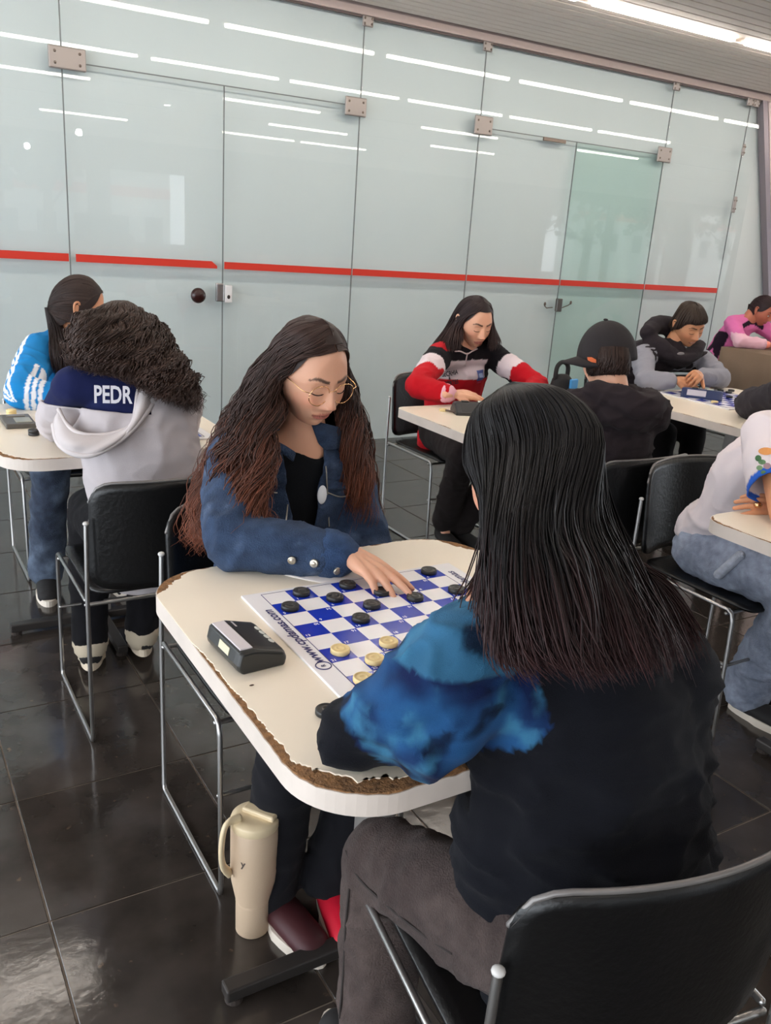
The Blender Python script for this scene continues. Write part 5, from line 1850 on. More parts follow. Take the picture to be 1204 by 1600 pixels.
    G = [
        [sc(-.9, 1.2, 1.12), sc(-1.2, .8, 1.25), atY(120, 495, 2.52), atY(108, 530, 2.50), atY(110, 560, 2.47), atY(124, 582, 2.44)],
        [sc(-1.4, 1.3, 1.12), sc(-1.9, .8, 1.28), atY(132, 495, 2.44), atY(120, 530, 2.40), atY(128, 562, 2.38), atY(145, 586, 2.37)],
        [sc(-2., 1.4, 1.14), sc(-2.6, .85, 1.28), atY(160, 500, 2.41), atY(155, 535, 2.36), atY(165, 566, 2.34), atY(182, 588, 2.33)],
        [sc(PI, 1.5, 1.14), sc(PI, .85, 1.28), atY(198, 500, 2.41), atY(203, 545, 2.355), atY(216, 585, 2.32), atY(238, 612, 2.30)],
        [sc(2.4, 1.4, 1.14), sc(2.6, .85, 1.28), atY(225, 500, 2.42), atY(240, 555, 2.34), atY(258, 600, 2.28), atY(278, 640, 2.26)],
        [sc(1.9, 1.3, 1.14), sc(1.9, .8, 1.28), atY(240, 500, 2.48), atY(270, 548, 2.40), atY(292, 600, 2.31), atY(303, 648, 2.28)],
        [sc(1.2, 1.2, 1.12), sc(1.2, .7, 1.22), atY(243, 500, 2.54), atY(278, 555, 2.48), atY(305, 600, 2.38), atY(313, 652, 2.34)],
    ]
    hair_part(P, 'hair', G, H_BROWN, (60, 46, 40), (66, 48, 42), n=2400, K=48, strand_r=.0015, wave=.0125, wfreq=8, depth=.034, tipspread=.010, seed=12, frizz=.0006, inset=.018, cutvar=.12, locks=64, clump=.88)
    skull_cap(P, H, H_BROWN, (52, 40, 36), k=1.10)
build_curly()

# ------------------------------------------------------------------ 4. blue track jacket
def build_blue():
    P = Person('person with dark ponytail in bright blue jacket with white sleeve stripes at the left table', (.70, 3.6, 0))
    H = Head(atY(124, 482, 3.42), math.radians(-8), -.25, 0, .97)
    J = joints(pel=(.70, 3.62, .53), waist=(.70, 3.58, .67), chest=(.69, 3.50, .85), neck=(.70, 3.45, .985),
               shR=(.555, 3.42, .92), shL=(.84, 3.45, .92), elR=(.445, 3.16, .815), wrR=(.66, 3.07, .80), elL=(.92, 3.20, .81), wrL=(.80, 3.05, .80),
               hipR=(.60, 3.58, .53), hipL=(.78, 3.58, .53), knR=(.545, 3.26, .52), knL=(.80, 3.22, .52), anR=(.52, 3.34, .10), anL=(.78, 3.3, .10), toeR=(.50, 3.20, .03), toeL=(.78, 3.16, .03))
    hands = [((J['wrR'], (.9, -.1, 0), (0, 0, 1), 1), dict(curls=(.2, .2, .2, .3))), ((J['wrL'], (-.8, -.3, 0), (0, 0, 1), -1), dict(curls=(.3, .3, .3, .3)))]
    b = build_body(P, H, J, (206, 146, 110), hands)
    face_parts(P, H, b)
    bl, wh = lin(32, 130, 196), lin(228, 232, 238)
    sh, el = J['shR'], J['elR']
    def col(co, n):
        d = el - sh; t = (co - sh).dot(d) / d.length_squared
        q = co - sh - d * t
        if q.length < .10 and -.3 < t < 1.25 and co.y < 3.55:
            ax = V((-.75, .1, .65)); ax = (ax - d * ax.dot(d) / d.length_squared).normalized()
            bx = d.normalized().cross(ax)
            a = math.atan2(q.dot(bx), q.dot(ax))
            for k in (-.42, 0, .42):
                if abs(a - k - .25) < .13: return wh
        if (co - J['elR']).length < .13 and co.x > .44:
            t2 = (co - el).dot((J['wrR'] - el).normalized())
            for k in (.03, .052, .074):
                if abs(t2 - k) < .007: return wh
        if co.z < .80 and abs(co.x - .64) < .05: return wh
        return bl
    gb = garment(top_specs(J, 1.0, .72, .95, hem=.02, sh=.064, el=.058, wr=.05), .0085, 4, .006, 8, seed=13)
    J2 = dict(J)
    # the sleeve is pushed up to mid forearm on the near arm
    sp = top_specs(J, 1.0, .95, .70, hem=.02, sh=.066, el=.060, wr=.050)
    gb.free(); gb = garment(sp, .0058, 5, .006, 8, seed=13)
    P.part('track_jacket', gb, M_cloth, colfn=col)
    ring_cuff(P, 'wristband', J['elR'].lerp(J['wrR'], .84), J['wrR'] - J['elR'], .027, .018, mat('pink_band', (240, 130, 170), .5), P.root, None, .001)
    tr = garment(leg_specs(J, th=.085, kn=.07, an=.066, hem=-.03), .011, 4, .006, 8, seed=14)
    a1, a2 = lin(50, 58, 74), lin(104, 118, 138)
    P.part('jeans', tr, M_denim, colfn=lambda co, n: mixc(a1, a2, min(1, max(0, .3 + .9 * fbm(co, 10)))))
    shoes(P, J)
    sc = H.scalp
    tied_hair(P, H, H_BLACK, (56, 44, 40), (40, 30, 28), 1300, .0013, 5, te=-.22)
    skull_cap(P, H, H_BLACK, (44, 33, 30), k=1.055)
    q = sc(PI, -.22, 1.10)
    tl = []
    for k in range(7):
        a = 2 * PI * k / 7; o_ = V((math.cos(a) * .022, math.sin(a) * .022, 0))
        tl.append([q + o_ * .6, atY(88, 515, 3.40) + o_ * 1.3, atY(95, 550, 3.30) + o_ * 1.6, atY(102, 592, 3.27) + o_ * 1.4])
    hair_part(P, 'ponytail', tl, H_BLACK, (34, 26, 25), (40, 26, 24), n=400, K=18, strand_r=.0016, wave=.002, wfreq=2, depth=.012, tipspread=.006, seed=6, loop=True, inset=.004, cutvar=.1)
build_blue()

# ------------------------------------------------------------------ 5. red, black and white sweatshirt
def build_red():
    P = Person('person with straight dark hair in a red, white and black sweatshirt, head bowed', (2.42, 3.36, 0))
    H = Head(atY(741, 503, 3.18), math.radians(-93), -.34, .03, .96)
    J = joints(pel=(2.42, 3.40, .53), waist=(2.41, 3.36, .67), chest=(2.38, 3.29, .85), neck=(2.365, 3.24, .975),
               shR=(2.215, 3.22, .915), shL=(2.53, 3.26, .915), elR=tuple(atY(652, 604, 2.99)), wrR=tuple(atY(704, 616, 2.872)), elL=(2.60, 2.98, .81), wrL=(2.40, 2.835, .80),
               hipR=(2.34, 3.36, .52), hipL=(2.50, 3.36, .52), knR=(2.22, 2.98, .52), knL=(2.46, 2.98, .52), anR=(2.33, 3.22, .13), anL=(2.42, 3.2, .10), toeR=(2.31, 3.10, .03), toeL=(2.42, 3.06, .03))
    hands = [((J['wrR'] + V((.015, -.01, 0)), (.96, -.06, -.05), (-.1, -.35, .93), 1), dict(curls=(.22, .22, .28, .3), k=.92)), ((J['wrL'], (-.9, -.1, 0), (0, 0, 1), -1), dict(curls=(.3, .3, .3, .3)))]
    b = build_body(P, H, J, (228, 172, 142), hands, lips=(170, 96, 90))
    face_parts(P, H, b, closed=True)
    R_, K_, W_ = lin(196, 26, 38), lin(26, 22, 26), lin(232, 216, 220)
    def col(co, n):
        for s, sg in (('R', -1), ('L', 1)):
            a, e = J['sh' + s], J['el' + s]
            d = e - a; t = (co - a).dot(d) / d.length_squared
            q = (co - a - d * t).length
            if (q < .085 and t > .12 and abs(co.x - 2.37) > .125) or co.z < .86 and abs(co.x - 2.37) > .155 or (co.y < 3.08 and co.z < .875):
                if co.y < 3.08 and co.z < .885 or t > .60: return R_
                if t > .33: return W_
                return K_
        if co.z > .945 and co.x < 2.25 and co.x > 2.17 and co.y < 3.27: return R_
        if co.z > .90: return K_
        if co.z > .805: return W_ if abs(co.x - 2.355) < .115 else K_
        return R_
    sp = top_specs(J, 1.02, .94, .93, hem=.04, ch=.152, wa=.150, hp=.165, sh=.060, el=.049, wr=.037)
    g_ = garment(sp, .0065, 4, .0055, 8, seed=21)
    sw = P.part('sweatshirt', g_, M_cloth, colfn=col)
    cdv = (J['wrR'] - J['elR']).normalized()
    ring_cuff(P, 'cuff', J['wrR'] - cdv * .022, cdv, .037, .022, M_cloth, sw, (236, 176, 190), .003)
    # collar, zip, lettering, badge
    bvh = BVHTree.FromPolygons([v.co + V(P.root.location) for v in sw.data.vertices], [tuple(p.vertices) for p in sw.data.polygons])
    def on(px, py, off=.003):
        d = ray(px, py).normalized(); h = bvh.ray_cast(CAM, d)
        return (h[0] - d * off) if h[0] is not None else atY(px, py, 3.14)
    mw = mat('white_piping', (222, 205, 205), .6)
    bm = bmesh.new(); tube(bm, [on(711, 549), on(719, 549), on(729, 553), on(737, 549), on(745, 545)], .0035, 6, n=16); P.part('collar_edge', bm, mw, parent=sw)
    bm = bmesh.new(); tube(bm, [on(730, 552), on(728, 562), on(727, 572)], .0032, 6, n=8); P.part('zip', bm, mw, parent=sw)
    tk = mat('dark_lettering', (46, 36, 44), .6)
    n0 = on(703, 585); rt = (on(720, 582) - on(690, 588)).normalized(); up_ = V((0, -.1, 1))
    up_ = (up_ - rt * up_.dot(rt)).normalized()
    for tx, px, py, sz in (('SECRHIA', 703, 584, .030), ('&', 702, 591, .022), ('ESPORTES', 702, 599, .030)):
        project_text(P, tx, sz, on(px, py), rt, up_, sw, tk, off=.003, bold=True, sx=.62)
    cb = on(751, 588); rt2 = (on(757, 587) - on(744, 590)).normalized()
    def patch(w_, h_, dz, col_, nm, th=.0):
        bm = bmesh.new(); vs = [bm.verts.new((x * w_ / 2, y * h_ / 2 + dz, 0)) for x, y in ((-1, -1), (1, -1), (1, 1), (-1, 1))]; bm.faces.new(vs)
        bmesh.ops.subdivide_edges(bm, edges=bm.edges, cuts=4, use_grid_fill=True)
        project_text(P, '', 1, cb, rt2, up_, sw, mat(nm, col_, .6), off=.0025 + th, name='crest', bmx=bm)
    patch(.044, .052, .004, (96, 112, 176), 'crest_blue'); patch(.030, .022, .004, (170, 190, 225), 'crest_pale', .001); patch(.036, .007, -.030, (190, 40, 80), 'crest_red', .001)
    tr = garment(leg_specs(J, th=.085, kn=.066, an=.062, hem=-.02), .011, 4, .005, 8, seed=22)
    P.part('trousers', tr, M_cloth, colfn=cloth_col(42, 36, 36))
    shoes(P, J, sole=M_blackshoe)
    sc = H.scalp
    G = [
        [sc(.05, 1.12, 1.07), sc(.60, .72, 1.08), sc(1.15, .35, 1.10), sc(1.35, -.15, 1.14), atY(719, 528, 3.13), atY(716, 549, 3.12)],
        [sc(0, 1.25, 1.08), sc(1.1, .75, 1.10), sc(1.5, .2, 1.13), atY(711, 510, 3.19), atY(704, 535, 3.16), atY(704, 552, 3.14)],
        [sc(0, 1.4, 1.08), sc(1.7, .8, 1.10), sc(1.9, .2, 1.14), atY(706, 505, 3.26), atY(692, 528, 3.25), atY(681, 545, 3.23)],
        [sc(0, 1.5, 1.08), sc(2.5, .85, 1.10), sc(2.5, .2, 1.13), V((2.30, 3.32, 1.0)), V((2.28, 3.37, .92)), V((2.27, 3.39, .86))],
        [sc(0, 1.5, 1.08), sc(-2.5, .85, 1.10), sc(-2.5, .2, 1.13), V((2.45, 3.32, 1.0)), V((2.46, 3.37, .92)), V((2.46, 3.39, .86))],
        [sc(0, 1.36, 1.08), sc(-1.5, .8, 1.09), sc(-1.7, .2, 1.10), atY(768, 510, 3.24), atY(775, 533, 3.22), atY(776, 548, 3.2)],
        [sc(.05, 1.2, 1.07), sc(-.8, .8, 1.08), sc(-1.15, .3, 1.06), atY(769, 510, 3.12), atY(770, 533, 3.10), atY(768, 552, 3.10)],
    ]
    hair_part(P, 'hair', G, H_BLACK, (46, 34, 34), (58, 40, 36), n=1100, K=24, strand_r=.0019, wave=.002, wfreq=2, depth=.018, tipspread=.008, seed=23, inset=.009, cutvar=.12)
    skull_cap(P, H, H_BLACK, (42, 31, 32), k=1.05)
build_red()

# ------------------------------------------------------------------ 6. black cap and black hoodie, from behind
def build_cap():
    P = Person('person in a black baseball cap and black hoodie, seen from behind', (2.13, 2.03, 0))
    H = Head(atY(945, 562, 2.15), math.radians(68), -.28, .0, .96, female=False)
    Hc = Head(H.c, math.radians(162), -.14, .06, .96, female=False)
    J = joints(pel=(2.20, 2.14, .53), waist=(2.19, 2.12, .67), chest=(2.17, 2.10, .83), neck=(2.16, 2.09, .965),
               shL=(1.985, 2.12, .885), shR=(2.325, 2.06, .885), elL=(1.95, 2.30, .81), wrL=(2.08, 2.43, .80), elR=(2.40, 2.27, .81), wrR=(2.25, 2.42, .80),
               hipL=(2.12, 2.14, .53), hipR=(2.28, 2.14, .53), knL=(2.0, 2.40, .52), knR=(2.26, 2.40, .52), anL=(2.0, 2.42, .10), anR=(2.26, 2.42, .10), toeL=(2.0, 2.55, .03), toeR=(2.26, 2.55, .03))
    hands = [((J['wrL'], (.8, .4, 0), (0, 0, 1), 1), dict(curls=(.3, .3, .3, .3))), ((J['wrR'], (-.8, .4, 0), (0, 0, 1), -1), dict(curls=(.3, .3, .3, .3)))]
    b = build_body(P, H, J, (222, 168, 140), hands)
    face_parts(P, H, b)
    sp = top_specs(J, 1.05, .95, .95, hem=.05, ch=.165, wa=.165, hp=.175, sh=.070, el=.060, wr=.045)
    # hood lying on the upper back
    sp.append(([V((2.06, 2.07, .965)), V((2.13, 1.985, .945)), V((2.22, 1.975, .93)), V((2.29, 2.05, .945))], [.040, .050, .050, .040]))
    sp.append(([V((2.08, 2.02, .905)), V((2.17, 1.98, .885)), V((2.26, 2.0, .895))], [.035, .042, .035]))
    g_ = garment(sp, .0085, 3, .010, 7, seed=31, fold=1.6)
    P.part('hoodie', g_, M_cloth, colfn=cloth_col(44, 37, 40))
    tr = garment(leg_specs(J), .012, 4, .005, 8, seed=32)
    P.part('trousers', tr, M_cloth, colfn=cloth_col(20, 20, 22))
    shoes(P, J)
    # cap
    bm = bmesh.new()
    na, nt = 48, 18
    G_ = []
    for j in range(nt + 1):
        el = PI / 2 - (PI / 2 + .07) * j / nt
        row = []
        for i in range(na):
            az = 2 * PI * i / na
            seam_d = min(abs(((az / (2 * PI) * 6 + .5) % 1) - .5) * 2, 1)
            k = 1.12 + .05 * math.sin(az) ** 2 * math.cos(el) - .010 * math.exp(-(seam_d / .06) ** 2)
            p = Hc.scalp(az, el, k)
            row.append(bm.verts.new(p + Hc.R @ V((0, -.002, .004))))
        G_.append(row)
    for j in range(nt):
        for i in range(na):
            bm.faces.new((G_[j][i], G_[j + 1][i], G_[j + 1][(i + 1) % na], G_[j][(i + 1) % na]))
    bmesh.ops.remove_doubles(bm, verts=bm.verts, dist=1e-4)
    M_cap = mat('black_cap_cloth', (34, 29, 31), .85, bump=.3, bscale=600)
    cp = P.part('cap', bm, M_cap)
    sd = cp.modifiers.new('s', 'SOLIDIFY'); sd.thickness = .003; sd.offset = 1
    bm = bmesh.new(); ellipsoid(bm, Hc.w((0, -.004, .139)), (.008, .008, .004)); P.part('cap_button', bm, M_cap, parent=cp)
    bm = bmesh.new(); prev = None
    for j in range(9):
        t = j / 8; row = []
        for i in range(17):
            u = -1 + 2 * i / 16
            wv_ = .082 * (1 - .10 * t)
            x = u * wv_ * (1 - .30 * t ** 3)
            y0 = .102 * math.sqrt(max(0, 1 - (u * .86) ** 2))
            y = y0 + (.066 * math.sqrt(max(0.02, 1 - u * u * .80))) * t
            z = .022 - .030 * u * u - .010 * t
            row.append(bm.verts.new(Hc.w((x, y, z))))
        if prev:
            for i in range(16): bm.faces.new((prev[i], prev[i + 1], row[i + 1], row[i]))
        prev = row
    bmesh.ops.recalc_face_normals(bm, faces=bm.faces)
    br = P.part('brim', bm, M_cap, parent=cp)
    sd = br.modifiers.new('s', 'SOLIDIFY'); sd.thickness = .004
    bvh = BVHTree.FromPolygons([v.co + V(P.root.location) for v in cp.data.vertices], [tuple(p.vertices) for p in cp.data.polygons])
    def spot(poly, m, nm, parent, tree, dflt):
        bm = bmesh.new(); A = []; B = []
        for x, y in poly:
            d = ray(x, y).normalized(); h = tree.ray_cast(CAM, d)
            if h[0] is None: bm.free(); return
            p = h[0]
            A.append(bm.verts.new(p - d * .006)); B.append(bm.verts.new(p - d * .001))
        bm.faces.new(A); bm.faces.new(list(reversed(B)))
        for k in range(len(A)): bm.faces.new((A[k], B[k], B[(k + 1) % len(A)], A[(k + 1) % len(A)]))
        bmesh.ops.recalc_face_normals(bm, faces=bm.faces)
        P.part(nm, bm, m, parent=parent, smooth=False)
    spot([(917, 558), (924, 558), (931, 562), (931, 567), (924, 566), (918, 563)], mat('orange_tab', (206, 96, 40), .6), 'cap_tab', cp, bvh, 2.05)
    bvh2 = BVHTree.FromPolygons([v.co + V(P.root.location) for v in br.data.vertices], [tuple(p.vertices) for p in br.data.polygons])
    spot([(893, 556), (896, 553), (900, 553), (901, 559), (897, 563), (892, 563), (891, 560)], mat('silver_sticker', (210, 188, 168), .3, .6), 'brim_sticker', br, bvh2, 2.1)
    # short hair at the nape
    G = []
    for az in (-1.75, -2.2, -2.7, PI, 2.7, 2.2, 1.75):
        G.append([H.scalp(az, .25, 1.07), H.scalp(az, -.1, 1.08), H.scalp(az, -.40, 1.05), H.scalp(az, -.62, 1.0)])
    hair_part(P, 'hair', G, H_BROWN, (50, 34, 28), (44, 30, 26), n=700, K=12, strand_r=.0014, wave=.003, wfreq=3, depth=.006, tipspread=.004, seed=33, inset=.004, cutvar=.2)
build_cap()

# ------------------------------------------------------------------ 7. padded vest with grey sleeves, smiling
def build_vest():
    P = Person('smiling person with short dark hair in a dark padded vest with grey sleeves', (3.68, 3.38, 0))
    H = Head(atY(1075, 508, 3.20), math.radians(-98), -.38, .12, .96, female=False)
    J = joints(pel=(3.68, 3.46, .53), waist=(3.67, 3.42, .67), chest=(3.68, 3.34, .85), neck=tuple(atY(1050, 545, 3.25)),
               shR=tuple(atY(1004, 556, 3.24)), shL=tuple(atY(1098, 563, 3.26)), elR=tuple(atY(1008, 596, 3.04)), wrR=tuple(atY(1052, 594, 2.93)), elL=tuple(atY(1126, 592, 2.98)), wrL=tuple(atY(1092, 588, 2.90)),
               hipR=(3.6, 3.42, .52), hipL=(3.77, 3.42, .52), knR=(3.57, 3.05, .52), knL=(3.80, 3.05, .52), anR=(3.57, 3.05, .10), anL=(3.8, 3.05, .10), toeR=(3.56, 2.92, .03), toeL=(3.8, 2.92, .03))
    hands = [((J['wrR'] + V((.01, -.01, 0)), (.8, -.45, -.1), (-.2, -.5, .8), 1), dict(curls=(.7, .7, .7, .7), k=.95)), ((J['wrL'] + V((-.01, -.005, .01)), (-.75, -.45, .05), (.2, -.5, .8), -1), dict(curls=(.75, .8, .8, .8), k=.95))]
    b = build_body(P, H, J, (206, 146, 108), hands, lips=(188, 120, 100))
    face_parts(P, H, b, closed=True)
    # smile: a row of teeth
    bm = bmesh.new(); pts = [H.w((x, surf_y(x, -.0655) + .0008, -.0652 + 7 * x * x)) for x in np.linspace(-.015, .015, 9)]
    tube(bm, pts, .0022, 6); P.part('teeth', bm, mat('teeth', (222, 210, 196), .3))
    g_ = garment(top_specs(J, .98, .94, .94, hem=.02, sh=.060, el=.054, wr=.042), .0085, 4, .006, 9, seed=41)
    P.part('sweater', g_, M_cloth, colfn=cloth_col(150, 150, 160))
    vs_ = top_specs(J, 1.12, 0, 0, hem=.05, sh=.052, ch=.165, wa=.160, hp=.165)
    vs_.append(([J['chest'], J['neck'] + V((0, 0, -.01))], [.13, .078]))
    vs_.append(([atY(1012, 520, 3.28), atY(1024, 508, 3.34), atY(1046, 512, 3.34), atY(1055, 530, 3.30)], [.042, .050, .052, .045]))
    vs_.append(([atY(1018, 535, 3.26), atY(1038, 550, 3.20), atY(1062, 562, 3.17), atY(1085, 550, 3.18), atY(1092, 540, 3.22)], [.050, .050, .042, .040, .036]))
    v_ = garment(vs_, .0085, 3, .006, 7, seed=42)
    for v in v_.verts:   # quilted rolls
        if v.co.z < .93:
            ph = (v.co.z / .062) % 1
            v.co += v.normal * (.007 * abs(math.sin(ph * PI)) - .003)
    P.part('padded_vest', v_, M_cloth, colfn=cloth_col(46, 40, 44))
    bm = bmesh.new(); c = atY(1063, 553, 3.14); ellipsoid(bm, c, (.028, .006, .010)); P.part('vest_logo', bm, mat('grey_print', (130, 124, 126), .6))
    tr = garment(leg_specs(J), .012, 4, .005, 8, seed=43)
    P.part('trousers', tr, M_cloth, colfn=cloth_col(18, 16, 18))
    shoes(P, J)
    sc = H.scalp
    G = []
    for az, el in ((.0, .36), (.5, .34), (.9, .30), (1.3, -.05), (1.7, -.25), (2.3, -.35), (PI, -.4), (-2.3, -.35), (-1.7, -.25), (-1.3, .0), (-.9, .3), (-.5, .34)):
        G.append([sc(az + .5, 1.45, 1.08), sc(az, 1.1, 1.13), sc(az, .7, 1.14), sc(az, el + .15, 1.13), sc(az, el, 1.11)])
    hair_part(P, 'hair', G, H_BROWN, (58, 46, 38), (52, 38, 34), n=1100, K=14, strand_r=.0020, wave=.002, wfreq=2, depth=.010, tipspread=.004, seed=44, loop=True, inset=.005, cutvar=.12)
    skull_cap(P, H, H_BROWN, (50, 40, 34), k=1.07)
build_vest()

# ------------------------------------------------------------------ 8. pink top, far right
def build_pink():
    P = Person('person in a pink and black top with dark tied hair at the right edge', (6.03, 4.62, 0))
    H = Head(atY(1190, 486, 4.48), math.radians(-75), -.40, .0, .97)
    J = joints(pel=(5.98, 4.72, .53), waist=(6.0, 4.68, .67), chest=(6.03, 4.60, .85), neck=(6.07, 4.54, .985),
               shR=(5.89, 4.55, .93), shL=(6.21, 4.55, .93), elR=(5.80, 4.38, .815), wrR=(6.0, 4.28, .80), elL=(6.3, 4.36, .81), wrL=(6.15, 4.25, .80),
               hipR=(5.9, 4.7, .52), hipL=(6.07, 4.7, .52), knR=(5.88, 4.32, .52), knL=(6.1, 4.32, .52), anR=(5.88, 4.3, .1), anL=(6.1, 4.3, .1), toeR=(5.88, 4.18, .03), toeL=(6.1, 4.18, .03))
    hands = [((J['wrR'], (.9, -.2, 0), (0, 0, 1), 1), dict(curls=(.2, .2, .3, .3))), ((J['wrL'], (-.8, -.3, 0), (0, 0, 1), -1), dict(curls=(.3, .3, .3, .3)))]
    b = build_body(P, H, J, (188, 116, 92), hands, voxel=.013)
    face_parts(P, H, b)
    pk, kb, lp = lin(226, 118, 176), lin(44, 30, 44), lin(240, 190, 205)
    def col(co, n):
        if abs(co.z - .955 + .35 * abs(co.x - 6.05)) < .020 and co.y < 4.5 and abs(co.x - 6.05) < .13: return kb
        if co.y < 4.46 and co.z < .875 and co.x < 5.98: return lp
        if abs(co.x - 5.87) < .013 and co.z < .86: return kb
        return pk
    g_ = garment(top_specs(J, 1.0, .92, .92, hem=.04), .010, 4, .006, 8, seed=51)
    P.part('pink_top', g_, M_cloth, colfn=col)
    ring_cuff(P, 'wristband', J['elR'].lerp(J['wrR'], .95), J['wrR'] - J['elR'], .028, .02, mat('peach_band', (250, 150, 130), .5), P.root, None, .001)
    tr = garment(leg_specs(J), .013, 4, .005, 8, seed=52)
    P.part('jeans', tr, M_denim, colfn=cloth_col(44, 48, 70)); shoes(P, J)
    sc = H.scalp
    tied_hair(P, H, H_BLACK, (48, 32, 34), (34, 24, 26), 700, .002, 53)
    skull_cap(P, H, H_BLACK, (44, 30, 32), k=1.055)
    q = sc(PI, 0, 1.12); tl = []
    for k in range(6):
        a = 2 * PI * k / 6; o_ = V((math.cos(a) * .025, math.sin(a) * .025, 0))
        tl.append([q + o_ * .6, atY(1172, 492, 4.6) + o_ * 1.2, atY(1165, 500, 4.62) + o_, atY(1156, 507, 4.62) + o_ * .5])
    hair_part(P, 'ponytail', tl, H_BLACK, (34, 24, 26), (34, 24, 26), n=200, K=12, strand_r=.002, wave=.001, wfreq=2, depth=.010, tipspread=.004, seed=54, loop=True, inset=.003, cutvar=.1)
build_pink()
c_ = copy_tree(chair0); c_.location = (5.9, 4.80, 0); c_.rotation_euler = (0, 0, PI)
tag(c_, 'chair behind the person in pink, its backrest showing left of the pink top', 'chair', 'black stacking chairs')

# ------------------------------------------------------------------ 9. white T-shirt with blue cuff, head out of frame
def build_white():
    P = Person('person leaning forward in a white T-shirt with blue cuffs and pale blue jeans', (2.33, 1.63, 0))
    H = Head((2.36, 1.27, 1.12), math.radians(-90), -.45, 0, 1.0)
    J = joints(pel=(2.315, 1.70, .54), waist=(2.30, 1.63, .66), chest=(2.29, 1.535, .855), neck=(2.31, 1.41, 1.0),
               shR=(2.155, 1.47, .955), shL=(2.44, 1.45, .95), elR=tuple(atY(1222, 806, 1.29)), wrR=(2.28, 1.14, .805), elL=(2.50, 1.28, .82), wrL=tuple(atY(1226, 792, 1.37)),
               hipR=(2.24, 1.68, .53), hipL=(2.40, 1.68, .53), knR=(2.235, 1.30, .545), knL=(2.42, 1.28, .545), anR=(2.36, 1.50, .11), anL=(2.48, 1.52, .11), toeR=(2.37, 1.40, .03), toeL=(2.5, 1.40, .03))
    hands = [((J['wrR'], (.9, -.1, 0), (0, 0, 1), 1), dict(curls=(.3, .3, .3, .3))), ((J['wrL'], atY(1160, 784, 1.415) - J['wrL'], (-.1, -.7, .7), -1), dict(curls=(.15, .2, .3, .4), k=.95))]
    b = build_body(P, H, J, (212, 150, 112), hands)
    face_parts(P, H, b, closed=True)
    W_, B_ = lin(224, 212, 214), lin(44, 96, 196)
    shr, elr = J['shR'], J['elR']; shl, ell = J['shL'], J['elL']
    def col(co, n):
        for a, e in ((shr, elr), (shl, ell)):
            d = e - a; t = (co - a).dot(d) / d.length_squared
            if (co - a - d * t).length < .11 and t > .60: return B_
        return W_
    sp = top_specs(J, 1.0, .40, .40, hem=-.05, ch=.162, wa=.150, hp=.150, sh=.074)
    g_ = garment(sp, .008, 4, .009, 7, seed=61, fold=.7)
    for a, e in ((shr, elr), (shl, ell)):
        d = (e - a).normalized(); cpt_ = a + (e - a) * .68
        bmesh.ops.bisect_plane(g_, geom=g_.verts[:] + g_.edges[:] + g_.faces[:], plane_co=cpt_, plane_no=d)
        dl = [f for f in g_.faces if (f.calc_center_median() - cpt_).dot(d) > 0 and ((f.calc_center_median() - cpt_) - d * (f.calc_center_median() - cpt_).dot(d)).length < .11 and f.calc_center_median().y < 1.43]
        bmesh.ops.delete(g_, geom=dl, context='FACES')
    ts = P.part('tshirt', g_, M_cloth, colfn=col)
    sd = ts.modifiers.new('s', 'SOLIDIFY'); sd.thickness = .004; sd.offset = -1
    # printed figure on the sleeve: orange hat, green leaves
    bvh = BVHTree.FromPolygons([v.co + V(P.root.location) for v in ts.data.vertices], [tuple(p.vertices) for p in ts.data.polygons])
    def dab(px, py, rx, ry, c, nm='sleeve_print'):
        bm = bmesh.new(); ring = []
        for k in range(14):
            a = 2 * PI * k / 14; d = ray(px + rx * math.cos(a), py + ry * math.sin(a)).normalized(); h = bvh.ray_cast(CAM, d)
            if h[0] is None: bm.free(); return
            ring.append(bm.verts.new(h[0] - d * .0025))
        bm.faces.new(ring); P.part(nm, bm, mat('print_' + str(c[0]), c, .6), parent=ts, smooth=False)
    dab(1196, 705, 12, 6, (214, 142, 74)); dab(1184, 716, 5, 5, (60, 104, 62)); dab(1190, 722, 6, 4, (84, 120, 80)); dab(1186, 731, 5, 4, (110, 140, 100)); dab(1198, 728, 6, 5, (150, 120, 130)); dab(1192, 738, 4, 3, (70, 110, 70))
    tr = garment(leg_specs(J, th=.096, kn=.085, an=.078, hem=-.03), .009, 4, .007, 8, seed=62)
    a1, a2 = lin(112, 120, 138), lin(156, 164, 182)
    jn = P.part('jeans', tr, M_denim, colfn=lambda co, n: mixc(a1, a2, min(1, max(0, .5 + .6 * fbm(co, 8)))))
    bvh2 = BVHTree.FromPolygons([v.co + V(P.root.location) for v in jn.data.vertices], [tuple(p.vertices) for p in jn.data.polygons])
    def onr(px, py, off):
        d = ray(px, py).normalized(); h = bvh2.ray_cast(CAM, d)
        return (h[0] - d * off) if h[0] is not None else None
    q = [onr(x, y, .006) for x, y in ((1108, 914), (1122, 898), (1138, 884), (1156, 868))]
    q = [x for x in q if x is not None]
    if len(q) > 1:
        bm = bmesh.new(); tube(bm, q, .015, 10, n=12); P.part('strap', bm, M_denim, parent=jn, colfn=cloth_col(176, 182, 196))
    bm = bmesh.new(); tube(bm, [J['wrL'] + V((-.10, .012, .012)), J['wrL'] + V((-.105, .014, .012))], .009, 10); P.part('ring', bm, M_gold)
    shoes(P, J)
    sc = H.scalp
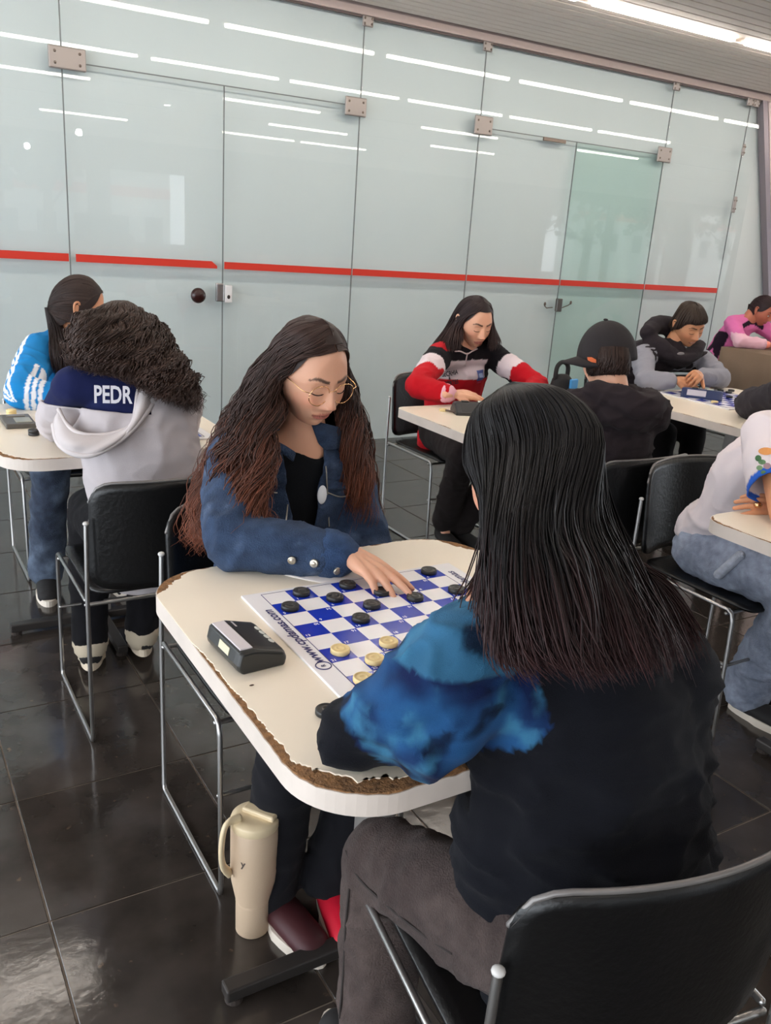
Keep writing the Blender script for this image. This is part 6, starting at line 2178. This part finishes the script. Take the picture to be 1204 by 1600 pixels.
    G = [
        [sc(.05, 1.2, 1.07), sc(.7, .75, 1.10), sc(1.2, .2, 1.12), V((2.25, 1.28, 1.02)), V((2.20, 1.30, .95)), V((2.19, 1.30, .90))],
        [sc(0, 1.35, 1.08), sc(1.5, .8, 1.12), sc(1.8, .2, 1.14), V((2.22, 1.34, 1.03)), V((2.185, 1.36, .98)), V((2.175, 1.36, .93))],
        [sc(0, 1.5, 1.08), sc(2.6, .85, 1.12), sc(2.6, .2, 1.14), V((2.28, 1.40, 1.04)), V((2.27, 1.42, 1.0)), V((2.26, 1.42, .96))],
        [sc(0, 1.4, 1.08), sc(-2.2, .85, 1.10), sc(-2.2, .2, 1.12), V((2.42, 1.40, 1.03)), V((2.43, 1.40, .98)), V((2.43, 1.40, .95))],
        [sc(-.05, 1.2, 1.07), sc(-.8, .75, 1.08), sc(-1.2, .2, 1.08), V((2.46, 1.26, 1.02)), V((2.47, 1.27, .95)), V((2.47, 1.27, .90))],
    ]
    hair_part(P, 'hair', G, H_BROWN, (60, 38, 32), (84, 52, 42), n=600, K=20, strand_r=.0018, wave=.005, wfreq=5, depth=.02, tipspread=.01, seed=63, inset=.008)
    skull_cap(P, H, H_BROWN, (50, 34, 30), k=1.05)
build_white()

# ------------------------------------------------------------------ 10. dark grey jacket at the right edge
def build_grey():
    P = Person('person in a dark grey jacket, only shoulder and arm showing at the right edge', (3.36, 2.0, 0))
    H = Head((3.40, 2.26, 1.10), math.radians(95), -.35, 0, 1.0, female=False)
    J = joints(pel=(3.46, 1.98, .53), waist=(3.45, 2.0, .67), chest=(3.42, 2.08, .83), neck=(3.42, 2.17, .96),
               shL=(3.245, 2.20, .89), shR=(3.58, 2.15, .90), elL=(3.27, 2.36, .822), wrL=(3.42, 2.44, .81), elR=(3.6, 2.36, .81), wrR=(3.45, 2.42, .81),
               hipL=(3.3, 2.0, .53), hipR=(3.47, 2.0, .53), knL=(3.28, 2.40, .52), knR=(3.5, 2.40, .52), anL=(3.28, 2.4, .1), anR=(3.5, 2.4, .1), toeL=(3.28, 2.52, .03), toeR=(3.5, 2.52, .03))
    hands = [((J['wrL'], (.9, .1, 0), (0, 0, 1), 1), dict(curls=(.3, .3, .3, .3))), ((J['wrR'], (-.9, .1, 0), (0, 0, 1), -1), dict(curls=(.3, .3, .3, .3)))]
    build_body(P, H, J, (200, 150, 120), hands, voxel=.013)
    face_parts(P, H, None)
    g_ = garment(top_specs(J, 1.05, .95, .95, hem=.05, sh=.070, el=.062, wr=.05), .0095, 3, .010, 8, seed=71)
    P.part('jacket', g_, M_cloth, colfn=cloth_col(58, 54, 58))
    tr = garment(leg_specs(J), .013, 4, .005, 8, seed=72)
    P.part('trousers', tr, M_cloth, colfn=cloth_col(26, 24, 26))
    shoes(P, J)
    skull_cap(P, H, H_BROWN, (50, 36, 32), k=1.07)
build_grey()

# ------------------------------------------------------------------ black bag with a blue label behind the dark-haired head
q = atZ(893, 628, .763)
bag = empty('bag', (q.x - .02, q.y + .06, .762), math.radians(10)); tag(bag, 'small black bag with a handle and a blue patch on the middle table', 'bag')
bm = bmesh.new(); tube(bm, [(0, 0, .035), (0, 0, .085)], [.075, .060], 16, flat=.6); bm = remesh(bm, .008, 3)
bg_ = finish('bag_body', bm, M_blackshoe, bag, True)
bm = bmesh.new(); tube(bm, [(-.05, 0, .10), (-.045, 0, .15), (-.01, 0, .17), (.03, 0, .15), (.035, 0, .10)], .010, 8, n=16); finish('handle', bm, M_blackshoe, bag, True)
bm = bmesh.new(); add_box(bm, (.0, -.055, .02), (.05, -.040, .10), .006); finish('blue_patch', bm, mat('blue_patch_cloth', (70, 150, 210), .5), bag)
